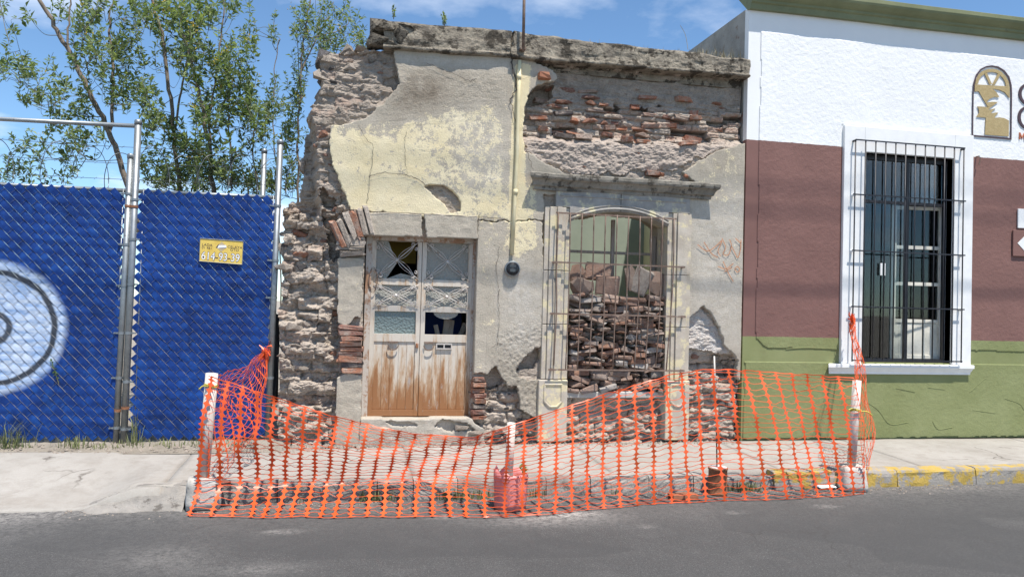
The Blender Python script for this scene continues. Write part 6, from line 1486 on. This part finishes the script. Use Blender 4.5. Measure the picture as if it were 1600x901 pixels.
def sprig(loc, h, n, label, mat, L, seed, cat='plant'):
    r = random.Random(seed); T = thing('weed', loc, label, cat); m2 = MB(); S = leafset(); p0 = Vector(loc)
    for k in range(n):
        tip = p0+Vector((r.gauss(0, h*.22), r.gauss(0, h*.15), h*r.uniform(.7, 1.1))); C = catmull([p0, p0.lerp(tip, .5)+rvec(r)*h*.05, tip], 5); m2.tube(C, [.004, .0038, .0035, .0032, .003, .0028, .0026, .0024, .002, .0016, .0012], 4, False)
        for i in range(2, 11):
            for _ in range(3): add_leaf(S, C[i], (rvec(r)+Vector((0, 0, .5))), rvec(r)+Vector((0, 0, 1)), L*r.uniform(.6, 1.2), L*.5, r.random())
    m2.build('stem', M['twig'], T, fixn=False); make('leaves', S['v'], S['f'], mat, T, False, {'lr': np.array(S['lr'])})
q = pt(815, 762, -1.62); sprig((q.x, -1.60, RZ+.02), .26, 4, 'small leafy weed growing beside the pink bucket', M['weed_leaf'], .055, 7)
q = pt(615, 29, .05); sprig((q.x, .02, q.z-.02), .19, 2, 'dark upright weed at the broken left end of the parapet', M['leaf'], .03, 8)
q = pt(694, 38, .05); sprig((q.x, .02, q.z-.03), .15, 3, 'dark tuft of weed midway along the left parapet', M['leaf'], .03, 9)
q = pt(569, 76, .1); sprig((q.x, .2, q.z-.03), .30, 4, 'thin weed on the broken wall top left of the parapet', M['leaf'], .035, 10)
q = pt(92, 600, FY-.02); sprig((q.x, FY-.02, q.z), .24, 1, 'slender vine with pale heart leaves on the left gate leaf', M['weed_leaf'], .035, 12)
# dry twig on the parapet
q = pt(1075, 78, .1); tag(MB().tube(catmull([q, pt(1071, 55, .1), pt(1063, 40, .1)], 4), .003, 4).build('dry_twig', M['dry_grass'], None, fixn=False), 'single dry twig standing on the parapet near the white building', 'twig')
# ------------------------------------------------------------------ loose rubble on the pavement
def loose(items, group):
    for k, (px_, py_, s, mat, lab) in enumerate(items):
        q = gpt(px_, py_, -.02); nm = 'loose_stone' if mat != 'brick' else 'loose_brick'
        me = (ROCKS if mat != 'brick' else BRICKS)[k % 12]; sc = (s, s*.8, s*.62) if mat != 'brick' else (s/.22, .9, 1)
        if mat == 'brick': zq = .028
        else: zq = s*.27
        zp = float(pz(np.array([q.x]), np.array([q.y]))[0]); o = inst(nm, me, M[mat], None, (q.x, q.y, zp+zq), sc, (0, 0, k*.7)); tag(o, lab, 'brick' if mat == 'brick' else 'stone', group)
loose([(442, 684, .10, 'stone', 'small grey stone at the foot of the tall fence post'), (440, 664, .09, 'basalt', 'dark stone leaning on the broken wall near the fence post'), (452, 694, .12, 'brick', 'reddish brick bit on the pavement left of the doorway'),
       (465, 680, .11, 'cement', 'white topped lump of cement at the foot of the rubble wall'), (478, 692, .09, 'stone', 'rounded stone just right of the white cement lump'), (500, 693, .12, 'basalt', 'dark flat stone under the broken door jamb'),
       (520, 694, .13, 'stone', 'broad stone at the left end of the doorstep'), (1055, 690, .10, 'brick', 'brick bit at the wall foot below the right plinth'), (1040, 686, .08, 'stone', 'little stone left of the brick bit below the window'),
       (1075, 690, .07, 'basalt', 'small dark stone right of the brick bit below the window'), (345, 757, .13, 'brick', 'brown broken brick lying on the kerb behind the left pipe'), (775, 690, .09, 'stone', 'grey stone at the right end of the doorstep')], 'loose rubble along the wall foot')
q = gpt(1292, 763, RZ); m2 = MB(); rr_ = random.Random(2)
V = [(q.x+.10*math.cos(a)*rr_.uniform(.7, 1.3), q.y+.05*math.sin(a)*rr_.uniform(.7, 1.3), RZ+.012+.03*rr_.random()) for a in np.linspace(0, 2*PI, 11)[:-1]]+[(q.x, q.y, RZ+.035)]
tag(make('paper_scrap', V, [(i, (i+1) % 10, 10) for i in range(10)], M['white']), 'crumpled white paper scrap beside the right concrete foot', 'paper')
q = gpt(1079, 795, RZ)
# gravel and crumbs of mortar
V = []; F = []; r = random.Random(8)
def crumb(x, y, z, s):
    b = len(V); a = r.uniform(0, 6.28)
    for k in range(4): V.append((x+s*math.cos(a+k*1.57)*r.uniform(.6, 1.2), y+s*math.sin(a+k*1.57)*r.uniform(.6, 1.2), z-.002))
    V.append((x+r.gauss(0, s*.2), y+r.gauss(0, s*.2), z+s*r.uniform(.5, 1.1))); F.extend([(b+k, b+(k+1) % 4, b+4) for k in range(4)])
for _ in range(900):
    x = r.uniform(-.7, 4.6); y = -abs(r.gauss(0, .10))-.02
    if not (.0 < x < 1.55 and y > -.06): crumb(x, y, float(pz(np.array([x]), np.array([y]))[0]), r.choice((.006, .008, .010, .016, .024)))
for _ in range(260):
    x = r.gauss(-.45, .3); y = -abs(r.gauss(.05, .16)); crumb(x, y, float(pz(np.array([x]), np.array([y]))[0]), r.choice((.008, .012, .02, .03)))
for _ in range(700): x = r.uniform(-2.2, 6.5); crumb(x, -1.52-abs(r.gauss(0, .13)), RZ, r.choice((.004, .006, .008, .012)))
for _ in range(500): x = r.uniform(-5, -.6); y = r.uniform(-.26, .1); crumb(x, y, -.0+.035*sstep(-.24, .06, y), r.choice((.006, .010, .016, .026)))
o = make('mortar_crumbs', V, F, M['stone']); tag(o, 'crumbs of mortar and grit along the wall foot and gutter', 'grit', kind='stuff')
# ------------------------------------------------------------------ overhead cables across the street (their shadows cross the fronts)
def cable(z_at_wall, y, rad, lab, sag):
    # height so that the shadow meets the fronts near the given height
    t = (0-y)/SUN_D.y; dz = -SUN_D.z*t; dx_ = SUN_D.x*t
    P = [(x-dx_, y, z_at_wall+dz+sag*((x-3)/12)**2+.012*(3-x)) for x in np.linspace(-26, 32, 40)]
    tag(MB().tube(P, rad, 6).build('overhead_cable', M['black'], None, True), lab, 'cable', 'overhead cables above the street')
cable(pt(1240, 452).z, -2.6, .014, 'thick overhead cable nearest the house fronts, above the picture', .5)
cable(pt(1240, 330).z, -3.0, .010, 'thin overhead cable above the street, out of the picture to the top', .6)
cable(pt(1240, 292).z, -3.2, .009, 'thin overhead cable highest above the street', .6)
# strip of black plastic hanging behind the tall fence post
a, b, c, d = pt(426, 488, .3), pt(438, 492, .3), pt(434, 628, .3), pt(424, 632, .3)
n = 10; V = []
for i in range(n+1):
    t = i/n
    for k in range(4):
        p = a.lerp(b, k/3).lerp(d.lerp(c, k/3), t); V.append((p.x, .3+.012*math.sin(k*2+t*9), p.z))
o = make('plastic_strip', V, [(i*4+k, i*4+k+1, i*4+k+5, i*4+k+4) for i in range(n) for k in range(3)], M['black'], None, True); o.modifiers.new('s', 'SOLIDIFY').thickness = .002
tag(o, 'narrow black plastic strip between the tall fence post and the rubble wall', 'plastic')
